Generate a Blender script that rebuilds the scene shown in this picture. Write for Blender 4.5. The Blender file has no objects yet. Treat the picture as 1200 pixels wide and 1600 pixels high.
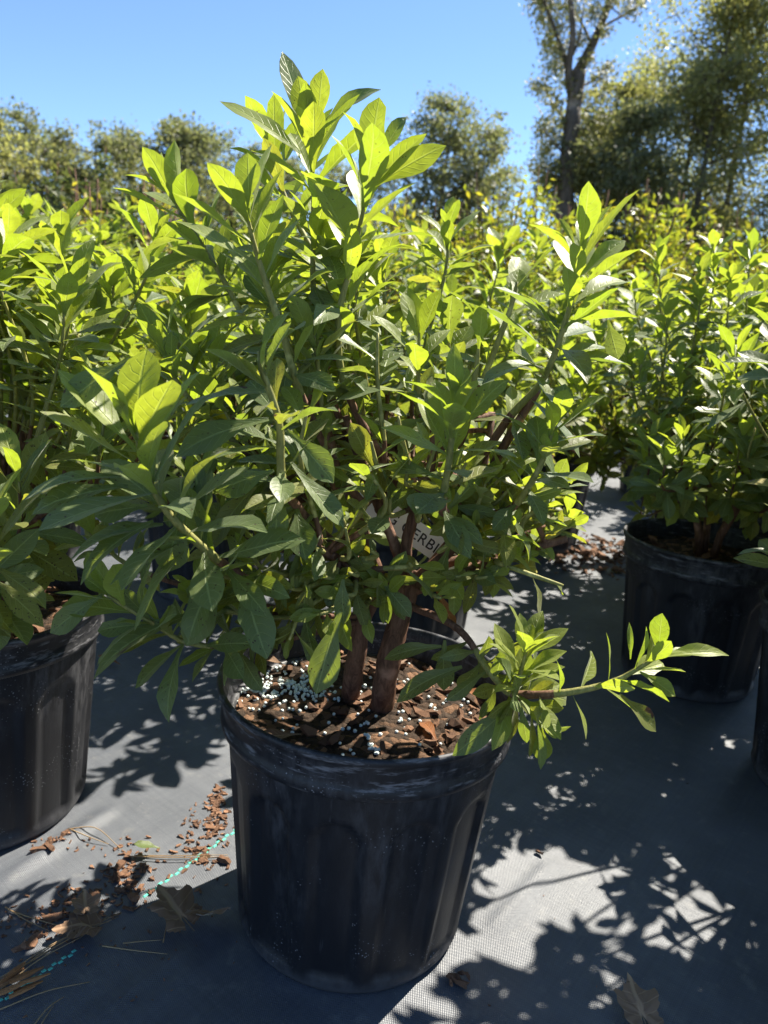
import bpy, bmesh, math, random
import numpy as np
from mathutils import Vector, Matrix, noise as mnoise

S = bpy.context.scene
C = S.collection
rad = math.radians

# ------------------------------------------------------------------ camera
CAM_H, PITCH, ROLL, FPX = 0.62, 14.0, 4.0, 1200.0      # photo is 1200 x 1600
p, r = rad(PITCH), rad(ROLL)
fw = Vector((0, math.cos(p), -math.sin(p))); up0 = Vector((0, math.sin(p), math.cos(p))); rt0 = Vector((1, 0, 0))
CX = rt0*math.cos(r) + up0*math.sin(r)
CU = -rt0*math.sin(r) + up0*math.cos(r)
CAM = Vector((0, 0, CAM_H))
cd = bpy.data.cameras.new('camera'); cam = bpy.data.objects.new('camera', cd); C.objects.link(cam)
cam.matrix_world = Matrix(((CX.x, CU.x, -fw.x, CAM.x), (CX.y, CU.y, -fw.y, CAM.y), (CX.z, CU.z, -fw.z, CAM.z), (0, 0, 0, 1)))
cd.sensor_fit = 'VERTICAL'; cd.sensor_height = 36; cd.sensor_width = 27
cd.lens = FPX/1600*36
cd.clip_start = 0.02; cd.clip_end = 3000
cd.dof.use_dof = True; cd.dof.focus_distance = 0.68; cd.dof.aperture_fstop = 9.5
S.camera = cam

# ------------------------------------------------------------------ light
SUN_AZ, SUN_EL = 45.0, 50.0        # azimuth clockwise from +Y (towards +X)
w = bpy.data.worlds.new('World'); S.world = w; w.use_nodes = True
wn = w.node_tree.nodes; wl = w.node_tree.links
sky = wn.new('ShaderNodeTexSky'); sky.sky_type = 'NISHITA'; sky.sun_disc = False
sky.sun_elevation = rad(SUN_EL); sky.sun_rotation = rad(SUN_AZ)
sky.air_density = 0.7; sky.dust_density = 0.0; sky.ozone_density = 5.0
wl.new(sky.outputs[0], wn['Background'].inputs[0]); wn['Background'].inputs[1].default_value = 0.088
sl = bpy.data.lights.new('sun', 'SUN'); sl.energy = 5.0; sl.angle = rad(0.53); sl.color = (1, 0.93, 0.80)
so = bpy.data.objects.new('sun', sl); C.objects.link(so)
sdir = Vector((math.sin(rad(SUN_AZ))*math.cos(rad(SUN_EL)), math.cos(rad(SUN_AZ))*math.cos(rad(SUN_EL)), math.sin(rad(SUN_EL))))
so.rotation_euler = sdir.to_track_quat('Z', 'Y').to_euler(); so.location = sdir*30
S.view_settings.view_transform = 'Standard'; S.view_settings.look = 'None'
S.view_settings.gamma = 1; S.view_settings.use_curve_mapping = False
S.view_settings.exposure = 1.5
S.render.engine = 'CYCLES'
S.render.resolution_x = 768; S.render.resolution_y = 1024
S.cycles.max_bounces = 6; S.cycles.transmission_bounces = 4; S.cycles.diffuse_bounces = 4; S.cycles.glossy_bounces = 2

# ------------------------------------------------------------------ pixel helpers
def ray(px, py): return CX*((px-600)/FPX) - CU*((py-800)/FPX) + fw
def W(px, py, Y):
    d = ray(px, py); return CAM + d*(Y/d.y)
def G(px, py, z=0.0):
    d = ray(px, py); return CAM + d*((z-CAM_H)/d.z)
def proj(P):
    d = P - CAM; z = d.dot(fw)
    if z < 1e-3: return (-9999, -9999, z)
    return (600+FPX*d.dot(CX)/z, 800-FPX*d.dot(CU)/z, z)

# ------------------------------------------------------------------ materials
class NT:
    def __init__(s, name):
        s.m = bpy.data.materials.new(name); s.m.use_nodes = True
        s.t = s.m.node_tree; s.n = s.t.nodes; s.l = s.t.links
        s.b = s.n['Principled BSDF']; s.out = s.n['Material Output']
    def new(s, typ, **kw):
        n = s.n.new(typ)
        for k, v in kw.items(): setattr(n, k, v)
        return n
    def put(s, sock, v):
        if hasattr(v, 'is_linked') or isinstance(v, bpy.types.NodeSocket): s.l.new(v, sock)
        elif isinstance(v, (tuple, list)) and len(v) == 3 and sock.type == 'RGBA': sock.default_value = (*v, 1)
        else: sock.default_value = v
    def math(s, op, a, b=0.0, c=0.0, clamp=False):
        n = s.new('ShaderNodeMath', operation=op, use_clamp=clamp)
        s.put(n.inputs[0], a); s.put(n.inputs[1], b)
        if len(n.inputs) > 2: s.put(n.inputs[2], c)
        return n.outputs[0]
    def mix(s, f, a, b, mode='MIX'):
        n = s.new('ShaderNodeMix', data_type='RGBA', blend_type=mode)
        s.put(n.inputs[0], f); s.put(n.inputs[6], a); s.put(n.inputs[7], b); return n.outputs[2]
    def ramp(s, f, lo, hi):
        n = s.new('ShaderNodeMapRange', interpolation_type='SMOOTHSTEP')
        s.put(n.inputs[0], f); s.put(n.inputs[1], lo); s.put(n.inputs[2], hi); return n.outputs[0]
    def noise(s, vec, scale, detail=3, rough=0.55, dist=0):
        n = s.new('ShaderNodeTexNoise'); s.put(n.inputs['Scale'], scale); s.put(n.inputs['Detail'], detail)
        s.put(n.inputs['Roughness'], rough); s.put(n.inputs['Distortion'], dist)
        if vec is not None: s.l.new(vec, n.inputs['Vector'])
        return n.outputs[0]
    def voro(s, vec, scale, out=0, rnd=1.0):
        n = s.new('ShaderNodeTexVoronoi'); s.put(n.inputs['Scale'], scale); s.put(n.inputs['Randomness'], rnd)
        if vec is not None: s.l.new(vec, n.inputs['Vector'])
        return n.outputs[out]
    def coord(s, which='Object'): return s.new('ShaderNodeTexCoord').outputs[which]
    def mapping(s, vec, scale=(1, 1, 1), rot=(0, 0, 0), loc=(0, 0, 0)):
        n = s.new('ShaderNodeMapping'); s.l.new(vec, n.inputs[0])
        s.put(n.inputs['Scale'], scale); s.put(n.inputs['Rotation'], rot); s.put(n.inputs['Location'], loc); return n.outputs[0]
    def vadd(s, a, b):
        n = s.new('ShaderNodeVectorMath', operation='ADD'); s.put(n.inputs[0], a); s.put(n.inputs[1], b); return n.outputs[0]
    def bump(s, h, strength, dist):
        n = s.new('ShaderNodeBump'); s.put(n.inputs['Strength'], strength); s.put(n.inputs['Distance'], dist); s.l.new(h, n.inputs['Height'])
        s.l.new(n.outputs[0], s.b.inputs['Normal']); return n.outputs[0]
    def base(s, col, rough=0.6, spec=0.5):
        s.put(s.b.inputs['Base Color'], col); s.put(s.b.inputs['Roughness'], rough); s.put(s.b.inputs['Specular IOR Level'], spec); return s.m

def leaf_mat(name, dark, light, under, trans, trans_fac, rough, spot=0.0, var=0.3, veins=True, spotcol=(0.06, 0.028, 0.012)):
    t = NT(name)
    oi = t.new('ShaderNodeObjectInfo'); geo = t.new('ShaderNodeNewGeometry')
    rnd = t.math('FRACT', t.math('ADD', t.math('MULTIPLY', oi.outputs['Random'], 7.13), geo.outputs['Random Per Island']))
    rnd2 = t.math('FRACT', t.math('MULTIPLY', rnd, 13.7))
    uv = t.coord('UV'); sx = t.new('ShaderNodeSeparateXYZ'); t.l.new(uv, sx.inputs[0])
    d = t.math('MULTIPLY', t.math('ABSOLUTE', t.math('SUBTRACT', sx.outputs[0], 0.5)), 2.0)
    off = t.new('ShaderNodeCombineXYZ'); t.put(off.inputs[0], t.math('MULTIPLY', rnd, 31.0)); t.put(off.inputs[1], t.math('MULTIPLY', rnd2, 17.0))
    uvs = t.vadd(t.mapping(uv, scale=(0.4, 1, 1)), off.outputs[0])
    nz = t.noise(uvs, 5.0, 3) if veins else rnd2
    f = t.math('ADD', t.math('MULTIPLY', t.math('SUBTRACT', rnd, 0.5), var*2), t.math('MULTIPLY', nz, 0.9), clamp=True)
    col = t.mix(f, dark, light)
    tc = t.mix(rnd2, trans, tuple(c*k for c, k in zip(trans, (0.72, 0.86, 0.7))))
    h = None
    if veins:
        mid = t.math('SUBTRACT', 1.0, t.ramp(d, 0.03, 0.09))
        k = t.math('FRACT', t.math('ADD', t.math('SUBTRACT', t.math('MULTIPLY', sx.outputs[1], 9.0), t.math('MULTIPLY', t.math('POWER', d, 1.3), 1.7)), t.math('MULTIPLY', nz, 0.5)))
        tri = t.math('MULTIPLY', t.math('ABSOLUTE', t.math('SUBTRACT', k, 0.5)), 2.0)
        lat = t.math('MULTIPLY', t.math('SUBTRACT', 1.0, t.ramp(tri, 0.04, 0.2)), t.math('SUBTRACT', 1.0, t.ramp(d, 0.65, 0.95)))
        v = t.math('MAXIMUM', mid, t.math('MULTIPLY', lat, 0.45), clamp=True)
        col = t.mix(t.math('MULTIPLY', v, 0.55), col, tuple(min(1, c*2.0+0.015) for c in light))
        tc = t.mix(t.math('MULTIPLY', t.ramp(nz, 0.35, 0.75), 0.55), tc, tuple(c*0.45 for c in trans))
        tc = t.mix(t.math('MULTIPLY', v, 0.6), tc, (0.46, 0.53, 0.10))
        h = t.math('ADD', t.math('MULTIPLY', v, -1.0), nz)
    if spot > 0:
        vd = t.voro(uvs, 17.0, 0)
        patch = t.ramp(t.noise(uvs, 3.0, 2), 0.62-spot*0.3, 0.75-spot*0.3)
        sp = t.math('MULTIPLY', t.math('SUBTRACT', 1.0, t.ramp(vd, 0.13, 0.24)), patch)
        blot = t.ramp(t.noise(t.vadd(uvs, (5.2, 1.3, 0.0)), 2.2, 3), 0.70-spot*0.06, 0.74-spot*0.06)
        edge = t.math('MULTIPLY', blot, t.ramp(d, 0.1, 0.8))
        sp = t.math('MAXIMUM', sp, edge, clamp=True)
        col = t.mix(sp, col, spotcol); tc = t.mix(sp, tc, tuple(c*1.5 for c in spotcol))
    colf = t.mix(t.math('MULTIPLY', geo.outputs['Backfacing'], 0.75), col, under)
    t.base(colf, rough, 0.4)
    if veins: t.put(t.b.inputs['Sheen Weight'], 0.2); t.put(t.b.inputs['Sheen Roughness'], 0.4)
    nrm = t.bump(h, 0.6, 0.0008) if h is not None else None
    tr = t.new('ShaderNodeBsdfTranslucent'); t.put(tr.inputs[0], tc)
    if nrm is not None: t.l.new(nrm, tr.inputs['Normal'])
    ms = t.new('ShaderNodeMixShader'); t.put(ms.inputs[0], trans_fac)
    t.l.new(t.b.outputs[0], ms.inputs[1]); t.l.new(tr.outputs[0], ms.inputs[2]); t.l.new(ms.outputs[0], t.out.inputs[0])
    return t.m

M = {}
M['young'] = leaf_mat('young_leaf', (0.16, 0.20, 0.035), (0.25, 0.29, 0.055), (0.27, 0.31, 0.09), (0.51, 0.59, 0.035), 0.46, 0.45, 0.3, 0.3)
M['mature'] = leaf_mat('mature_leaf', (0.080, 0.118, 0.040), (0.16, 0.205, 0.07), (0.22, 0.255, 0.095), (0.39, 0.46, 0.04), 0.41, 0.42, 0.6, 0.3)
M['spotted'] = leaf_mat('spotted_leaf', (0.11, 0.13, 0.03), (0.20, 0.215, 0.05), (0.24, 0.26, 0.085), (0.48, 0.48, 0.04), 0.44, 0.48, 0.85, 0.35)
M['yellow'] = leaf_mat('yellow_leaf', (0.30, 0.26, 0.03), (0.42, 0.34, 0.04), (0.35, 0.32, 0.08), (0.62, 0.52, 0.03), 0.5, 0.5, 0.3, 0.3)
M['rust'] = leaf_mat('rust_leaf', (0.22, 0.075, 0.02), (0.32, 0.12, 0.03), (0.28, 0.11, 0.04), (0.45, 0.16, 0.02), 0.35, 0.55, 0.3, 0.2)
M['dry'] = leaf_mat('dry_leaf', (0.17, 0.095, 0.055), (0.28, 0.18, 0.11), (0.26, 0.17, 0.11), (0.32, 0.17, 0.06), 0.2, 0.7, 0.3, 0.4)
M['smallleaf'] = leaf_mat('small_glossy_leaf', (0.08, 0.13, 0.02), (0.18, 0.21, 0.035), (0.18, 0.22, 0.06), (0.46, 0.48, 0.03), 0.45, 0.35, 0, 0.5, veins=False)
M['olive'] = leaf_mat('olive_leaf', (0.06, 0.085, 0.028), (0.11, 0.125, 0.04), (0.12, 0.14, 0.06), (0.2, 0.22, 0.04), 0.35, 0.5, 0, 0.5, veins=False)
M['treeleaf'] = leaf_mat('tree_leaf', (0.13, 0.14, 0.06), (0.20, 0.20, 0.09), (0.18, 0.19, 0.10), (0.50, 0.47, 0.14), 0.5, 0.5, 0, 0.5, veins=False)  # leaf colour lifted to stand in for distance haze
M['treeleafdark'] = leaf_mat('tree_leaf_dark', (0.085, 0.10, 0.055), (0.135, 0.15, 0.075), (0.13, 0.14, 0.085), (0.33, 0.33, 0.12), 0.46, 0.5, 0, 0.5, veins=False)  # haze lift painted into this darker leaf colour too

def m_bark(name, a, b, scale=1.0, rough=0.8):
    t = NT(name); o = t.coord()
    n1 = t.noise(t.mapping(o, (220*scale, 220*scale, 45*scale)), 1.0, 5, 0.65, 0.5)
    n2 = t.noise(o, 40*scale, 3)
    col = t.mix(t.ramp(n1, 0.3, 0.7), a, b); col = t.mix(t.ramp(n2, 0.55, 0.75), col, tuple(min(1, c*1.7+0.03) for c in b))
    t.bump(n1, 0.8, 0.0015/scale); return t.base(col, rough, 0.3)
M['bark'] = m_bark('azalea_bark', (0.075, 0.034, 0.02), (0.20, 0.105, 0.065))
M['stem'] = m_bark('green_stem', (0.17, 0.17, 0.045), (0.29, 0.27, 0.085), 1.5, 0.6)
M['treebark'] = m_bark('tree_bark', (0.06, 0.05, 0.042), (0.15, 0.125, 0.10), 0.03)

def m_pot():
    t = NT('black_pot_plastic'); o = t.coord(); oi = t.new('ShaderNodeObjectInfo')
    off = t.new('ShaderNodeCombineXYZ'); t.put(off.inputs[0], t.math('MULTIPLY', oi.outputs['Random'], 9.0))
    o2 = t.vadd(o, off.outputs[0]); sx = t.new('ShaderNodeSeparateXYZ'); t.l.new(o, sx.inputs[0])
    big = t.noise(t.mapping(o2, (9, 9, 3.2)), 1.0, 4, 0.6)
    fine = t.noise(o2, 420, 3, 0.7); mid = t.noise(t.mapping(o2, (90, 90, 26)), 1.0, 4, 0.7)
    spk = t.voro(o2, 260.0, 0)
    streak = t.noise(t.mapping(o2, (120, 120, 5)), 1.0, 3, 0.6)
    hi = t.ramp(sx.outputs[2], 0.06, 0.25)
    dust = t.math('MULTIPLY', t.math('MULTIPLY', t.ramp(big, 0.36, 0.68), t.ramp(mid, 0.35, 0.72)), t.math('ADD', t.math('MULTIPLY', hi, 0.75), 0.35))
    speck = t.math('MULTIPLY', t.math('SUBTRACT', 1.0, t.ramp(spk, 0.12, 0.24)), t.ramp(t.noise(o2, 18, 3), 0.50, 0.66))
    drip = t.math('MULTIPLY', t.ramp(streak, 0.60, 0.72), t.ramp(t.noise(o2, 14, 2), 0.5, 0.7))
    rimd = t.math('MULTIPLY', t.ramp(sx.outputs[2], 0.222, 0.236), t.ramp(t.noise(t.mapping(o2, (30, 30, 160)), 1.0, 4, 0.7), 0.5, 0.7))
    dirt = t.math('SUBTRACT', 1.0, t.ramp(t.math('ADD', sx.outputs[2], t.math('MULTIPLY', mid, 0.02)), 0.008, 0.035))
    m = t.math('MAXIMUM', t.math('ADD', 0.015, t.math('MULTIPLY', dust, 0.40)), t.math('MULTIPLY', speck, 1.0))
    m = t.math('MAXIMUM', m, t.math('MULTIPLY', drip, 0.3)); m = t.math('MAXIMUM', m, t.math('MULTIPLY', rimd, 0.8)); m = t.math('MAXIMUM', m, t.math('MULTIPLY', dirt, 0.35), clamp=True)
    col = t.mix(m, (0.006, 0.0065, 0.009), (0.19, 0.19, 0.205))
    rg = t.math('ADD', 0.40, t.math('ADD', t.math('MULTIPLY', m, 0.35), t.math('MULTIPLY', mid, 0.12)))
    t.bump(t.math('ADD', fine, t.math('MULTIPLY', mid, 2.0)), 0.18, 0.0006)
    return t.base(col, rg, 0.38)
M['pot'] = m_pot()

def m_soil():
    t = NT('potting_soil'); o = t.coord()
    n = t.noise(o, 160, 5, 0.7); v = t.voro(o, 120, 1); v0 = t.voro(o, 120, 0)
    sx = t.new('ShaderNodeSeparateColor'); t.l.new(v, sx.inputs[0])
    col = t.mix(t.ramp(n, 0.3, 0.7), (0.022, 0.015, 0.010), (0.07, 0.045, 0.03))
    col = t.mix(t.ramp(sx.outputs[0], 0.72, 0.8), col, (0.17, 0.095, 0.055))
    t.bump(t.math('ADD', n, t.math('MULTIPLY', v0, -1.0)), 1.0, 0.006); return t.base(col, 0.9, 0.2)
M['soil'] = m_soil()

def m_chip(name, a, b):
    t = NT(name); o = t.coord(); oi = t.new('ShaderNodeObjectInfo'); geo = t.new('ShaderNodeNewGeometry')
    rn = t.math('FRACT', t.math('ADD', t.math('MULTIPLY', oi.outputs['Random'], 5.3), geo.outputs['Random Per Island']))
    n = t.noise(t.mapping(o, (60, 260, 260)), 1.0, 4, 0.6)
    col = t.mix(t.math('ADD', t.math('MULTIPLY', rn, 0.7), t.math('MULTIPLY', n, 0.35), clamp=True), a, b)
    t.bump(n, 0.8, 0.001); return t.base(col, 0.85, 0.25)
M['chip'] = m_chip('pine_bark_chip', (0.055, 0.030, 0.020), (0.27, 0.145, 0.085))
M['chipor'] = m_chip('orange_bark', (0.20, 0.085, 0.03), (0.42, 0.21, 0.09))
M['needle'] = m_chip('pine_needle', (0.20, 0.12, 0.06), (0.38, 0.27, 0.15))
M['prill'] = NT('fertilizer_prill').base((0.74, 0.82, 0.79), 0.4)
M['tag'] = NT('white_tag_plastic').base((0.78, 0.79, 0.80), 0.4)
M['ink'] = NT('black_ink').base((0.02, 0.02, 0.022), 0.5)
M['thread'] = NT('green_marker_thread').base((0.10, 0.50, 0.38), 0.5)
M['moss'] = NT('pale_soil_crumb').base((0.30, 0.25, 0.12), 0.9)

def m_fabric():
    t = NT('woven_weed_fabric'); o = t.coord()
    ow = t.mapping(o, rot=(0, 0, rad(-52)))
    sx = t.new('ShaderNodeSeparateXYZ'); t.l.new(ow, sx.inputs[0])
    wob = t.math('MULTIPLY', t.noise(o, 9, 2), 0.006)
    kx = 2*math.pi/0.0030; ky = 2*math.pi/0.0022
    a = t.math('SINE', t.math('MULTIPLY', t.math('ADD', sx.outputs[0], wob), kx)); b = t.math('SINE', t.math('MULTIPLY', t.math('SUBTRACT', sx.outputs[1], wob), ky))
    weave = t.math('MULTIPLY', a, b)
    stripe = t.noise(t.mapping(ow, (260, 5, 1)), 1.0, 3, 0.6); stripe2 = t.noise(t.mapping(ow, (5, 260, 1)), 1.0, 3, 0.6)
    dust = t.noise(o, 5.5, 5, 0.62); grit = t.noise(o, 520, 2, 0.7); clod = t.noise(o, 38, 4, 0.65)
    f = t.math('ADD', t.math('MULTIPLY', dust, 0.75), t.math('ADD', t.math('MULTIPLY', stripe, 0.22), t.math('MULTIPLY', stripe2, 0.22)))
    col = t.mix(t.ramp(f, 0.35, 0.85), (0.05, 0.057, 0.072), (0.125, 0.135, 0.152))
    col = t.mix(t.math('MULTIPLY', t.ramp(clod, 0.55, 0.75), 0.35), col, (0.24, 0.235, 0.22))
    col = t.mix(t.math('MULTIPLY', t.ramp(grit, 0.68, 0.76), 0.7), col, (0.36, 0.36, 0.36))
    col = t.mix(t.ramp(weave, -0.9, 0.0), t.mix(0.45, col, (0.03, 0.033, 0.04)), col)
    t.bump(t.math('ADD', t.math('MULTIPLY', weave, 0.6), t.math('ADD', t.math('MULTIPLY', grit, 0.6), t.math('MULTIPLY', stripe, 0.8))), 0.42, 0.0008)
    return t.base(col, 0.46, 0.6)
M['fabric'] = m_fabric()
def m_ground():
    t = NT('field_ground'); o = t.coord(); n = t.noise(o, 3, 6, 0.65)
    return t.base(t.mix(n, (0.06, 0.065, 0.025), (0.14, 0.115, 0.06)), 0.95, 0.1)
M['ground'] = m_ground()

# ------------------------------------------------------------------ mesh helpers
def mesh(name, verts, faces, mats, smooth=True, midx=None, uvs=None):
    me = bpy.data.meshes.new(name)
    me.from_pydata([tuple(v) for v in verts], [], [tuple(f) for f in faces])
    for m in (mats if isinstance(mats, (list, tuple)) else [mats]): me.materials.append(m)
    if smooth: me.polygons.foreach_set('use_smooth', np.ones(len(me.polygons), dtype=bool))
    if midx is not None: me.polygons.foreach_set('material_index', np.asarray(midx, dtype=np.int32))
    if uvs is not None:
        ul = me.uv_layers.new(name='UVMap'); vi = np.empty(len(me.loops), dtype=np.int32); me.loops.foreach_get('vertex_index', vi)
        ul.data.foreach_set('uv', np.asarray(uvs, dtype=np.float32)[vi].ravel())
    me.update(); return me
def link(name, data, parent=None, **props):
    o = bpy.data.objects.new(name, data); C.objects.link(o)
    if parent is not None: o.parent = parent
    for k, v in props.items(): o[k] = v
    return o
def tag(o, label, cat=None, group=None):
    o['label'] = label
    if cat: o['category'] = cat
    if group: o['group'] = group
    return o

def smooth_path(pts, n=6):
    P = [Vector(q) for q in pts]
    if len(P) < 3: return [P[0].lerp(P[-1], i/n) for i in range(n+1)]
    out = []
    E = [2*P[0]-P[1]] + P + [2*P[-1]-P[-2]]
    for i in range(1, len(E)-2):
        a, b, c, d = E[i-1], E[i], E[i+1], E[i+2]
        for k in range(n):
            t = k/n
            out.append(0.5*((2*b)+(c-a)*t+(2*a-5*b+4*c-d)*t*t+(3*b-a-3*c+d)*t*t*t))
    out.append(P[-1]); return out

def tube(verts, faces, pts, radii, sides=7, rough=0.0, rng=None):
    base = len(verts); n = len(pts); u = None
    for i, q in enumerate(pts):
        tdir = (pts[min(i+1, n-1)]-pts[max(i-1, 0)])
        if tdir.length < 1e-9: tdir = Vector((0, 0, 1))
        tdir.normalize()
        if u is None: u = tdir.orthogonal().normalized()
        else:
            u = (u - tdir*u.dot(tdir))
            u = u.normalized() if u.length > 1e-6 else tdir.orthogonal().normalized()
        v = tdir.cross(u)
        for k in range(sides):
            a = 2*math.pi*k/sides; rr = radii[i]*(1+(rng.uniform(-rough, rough) if rng else 0))
            verts.append(q+u*(math.cos(a)*rr)+v*(math.sin(a)*rr))
    for i in range(n-1):
        for k in range(sides):
            k2 = (k+1) % sides
            faces.append((base+i*sides+k, base+i*sides+k2, base+(i+1)*sides+k2, base+(i+1)*sides+k))
    faces.append(tuple(base+(n-1)*sides+k for k in range(sides)))
    faces.append(tuple(base+k for k in reversed(range(sides))))

# ------------------------------------------------------------------ leaf templates (along +Y, unit length, upper side +Z)
def leaf_template(nl, nw, wid, arch, fold, twist, wave, seed, peak=0.58, tipcurl=0.0, bite=False):
    rng = random.Random(seed); V = []; U = []; F = []
    ph = rng.uniform(0, 6.28); ph2 = rng.uniform(0, 6.28); asym = rng.uniform(-0.06, 0.06)
    e1 = math.log(0.5)/math.log(peak)
    for i in range(nl+1):
        t = i/nl
        if t < 0.09: hw = 0.025+0.02*t/0.09
        else:
            tt = (t-0.09)/0.91
            hw = max(0.045*(1-tt)**2, wid*0.5*(math.sin(math.pi*tt**e1)**0.82)) if tt < 1 else 0.004
        z0 = -arch*t*t + arch*0.25*t - tipcurl*max(0, t-0.7)**2*6
        sxx = 0.04*math.sin(2.2*t+ph)*t
        for j in range(nw+1):
            s = j/nw*2-1
            h = hw*(1+asym*s)
            if bite and 0.55 < t < 0.8 and s > 0.5: h *= 0.72
            x = s*h; z = z0 + fold*abs(x) + wave*hw*math.sin(9*t+ph2+(1.6 if s > 0 else 0))*abs(s)**1.5 - 0.25*fold*x*x/max(hw, 1e-3)
            a = twist*t; x, z = x*math.cos(a)-(z-z0)*math.sin(a), z0+x*math.sin(a)+(z-z0)*math.cos(a)
            V.append((x+sxx, t, z)); U.append((s*0.5+0.5, t))
    for i in range(nl):
        for j in range(nw):
            a = i*(nw+1)+j; F.append((a, a+1, a+nw+2, a+nw+1))
    return np.array(V, dtype=np.float64), F, U
LT = []
rs = random.Random(5)
for i in range(10):
    LT.append(leaf_template(8, 4, [0.33, 0.38, 0.31, 0.43, 0.35, 0.29, 0.40, 0.36, 0.33, 0.46][i], rs.uniform(0.02, 0.30), rs.uniform(0.12, 0.5),
                            rs.uniform(-0.35, 0.35), rs.uniform(0.05, 0.16), 40+i, rs.uniform(0.54, 0.64), rs.uniform(0, 0.12), i in (3, 7)))
LT_MID = [leaf_template(4, 2, wd, ar, fo, tw, 0.08, 60+k, 0.58) for k, (wd, ar, fo, tw) in enumerate(((.38, .1, .3, .2), (.44, .22, .4, -.25), (.34, .04, .2, .1), (.40, .3, .35, -.1), (.46, .15, .5, .3)))]
LT_LOW = [leaf_template(2, 2, 0.40, 0.15, 0.35, 0.1*k, 0.06, 80+k, 0.58) for k in range(3)]
LMATS = ['young', 'mature', 'spotted', 'yellow', 'rust', 'dry']
_lm = {}
def leaf_data(shape, mat):
    k = (shape, mat)
    if k not in _lm:
        V, F, U = LT[shape]; _lm[k] = mesh('leaf_'+mat, V, F, M[mat], True, None, U)
    return _lm[k]
def leaf_batch(name, leaves, templates, mats):
    """leaves: (matrix, shape, mat) -> one mesh"""
    vs, fs, us, mi = [], [], [], []; base = 0
    for Mx, sh, mt in leaves:
        V, F, U = templates[sh % len(templates)]
        A = np.array(Mx); vs.append(V@A[:3, :3].T + A[:3, 3]); us.append(np.array(U))
        fs.append(np.array(F)+base); base += len(V); mi += [mats.index(mt)]*len(F)
    V = np.concatenate(vs); Fq = np.concatenate(fs); U = np.concatenate(us)
    me = bpy.data.meshes.new(name); n = len(Fq)
    me.vertices.add(len(V)); me.vertices.foreach_set('co', V.astype(np.float32).ravel())
    me.loops.add(n*4); me.loops.foreach_set('vertex_index', Fq.astype(np.int32).ravel())
    me.polygons.add(n); me.polygons.foreach_set('loop_start', np.arange(0, n*4, 4, dtype=np.int32))
    me.polygons.foreach_set('material_index', np.array(mi, dtype=np.int32)); me.polygons.foreach_set('use_smooth', np.ones(n, dtype=bool))
    ul = me.uv_layers.new(name='UVMap'); ul.data.foreach_set('uv', U[Fq.ravel()].astype(np.float32).ravel())
    for m in mats: me.materials.append(M[m])
    me.update(); me.validate(); return me

def leaf_matrix(pos, d, n, L, wf=1.0):
    d = d.normalized(); n = n - d*n.dot(d)
    n = n.normalized() if n.length > 1e-5 else d.orthogonal().normalized()
    x = d.cross(n)
    m = Matrix(((x.x*L*wf, d.x*L, n.x*L, pos.x), (x.y*L*wf, d.y*L, n.y*L, pos.y), (x.z*L*wf, d.z*L, n.z*L, pos.z), (0, 0, 0, 1)))
    return m

def whorl(path, rng, n, L, zone, matset, out, sid, spread=1.0, droop=0.3, rstem=0.002):
    """leaves along the last `zone` metres of a shoot"""
    seg = [0.0]
    for a, b in zip(path[:-1], path[1:]): seg.append(seg[-1]+(b-a).length)
    tot = seg[-1]; ga = rng.uniform(0, 6.28)
    for i in range(n):
        s = (i+0.5)/n                                   # 0 old ... 1 tip
        dist = max(0.004, tot - zone*(1-s)**1.5 - rng.uniform(0, 0.004))
        k = max(0, min(len(seg)-2, next((j for j in range(len(seg)-1) if seg[j+1] >= dist), len(seg)-2)))
        f = (dist-seg[k])/max(1e-6, seg[k+1]-seg[k]); pos = path[k].lerp(path[k+1], min(1, f))
        ax = (path[k+1]-path[k]).normalized()
        ga += 2.39996+rng.uniform(-0.35, 0.35)
        u = ax.orthogonal().normalized(); v = ax.cross(u); rd = u*math.cos(ga)+v*math.sin(ga)
        inc = rad((88-66*s**1.15)*spread + rng.uniform(-13, 13))
        d = ax*math.cos(inc)+rd*math.sin(inc)
        d = (d + Vector((0, 0, 1))*(0.22*s) - Vector((0, 0, 1))*(droop*(1-s)*rng.uniform(0.2, 1.2))).normalized()
        nn = ax*math.sin(inc) - rd*math.cos(inc) + Vector((0, 0, 0.45)) + Vector((rng.uniform(-.3, .3), rng.uniform(-.3, .3), rng.uniform(-.3, .3)))
        sz = L*(0.62+0.6*math.sin(math.pi*min(1, 0.18+0.68*s)))*rng.uniform(0.78, 1.12)*(0.72 if s > 0.93 else 1)
        mt = matset(s, rng)
        out.append((leaf_matrix(pos+d*rstem*0.3, d, nn, sz, rng.uniform(0.85, 1.12)), rng.randrange(len(LT)), mt, sid))

def ms_bright(s, g): return 'young' if s > 0.42+g.uniform(-.15, .15) else ('mature' if g.random() < .8 else 'spotted')
def ms_dark(s, g): return 'young' if s > 0.72+g.uniform(-.12, .12) else ('mature' if g.random() < .8 else 'spotted')
def ms_spot(s, g):
    q = g.random()
    return 'young' if (s > 0.7 and q < .7) else ('spotted' if q < .66 else ('mature' if q < .97 else 'yellow'))

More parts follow.
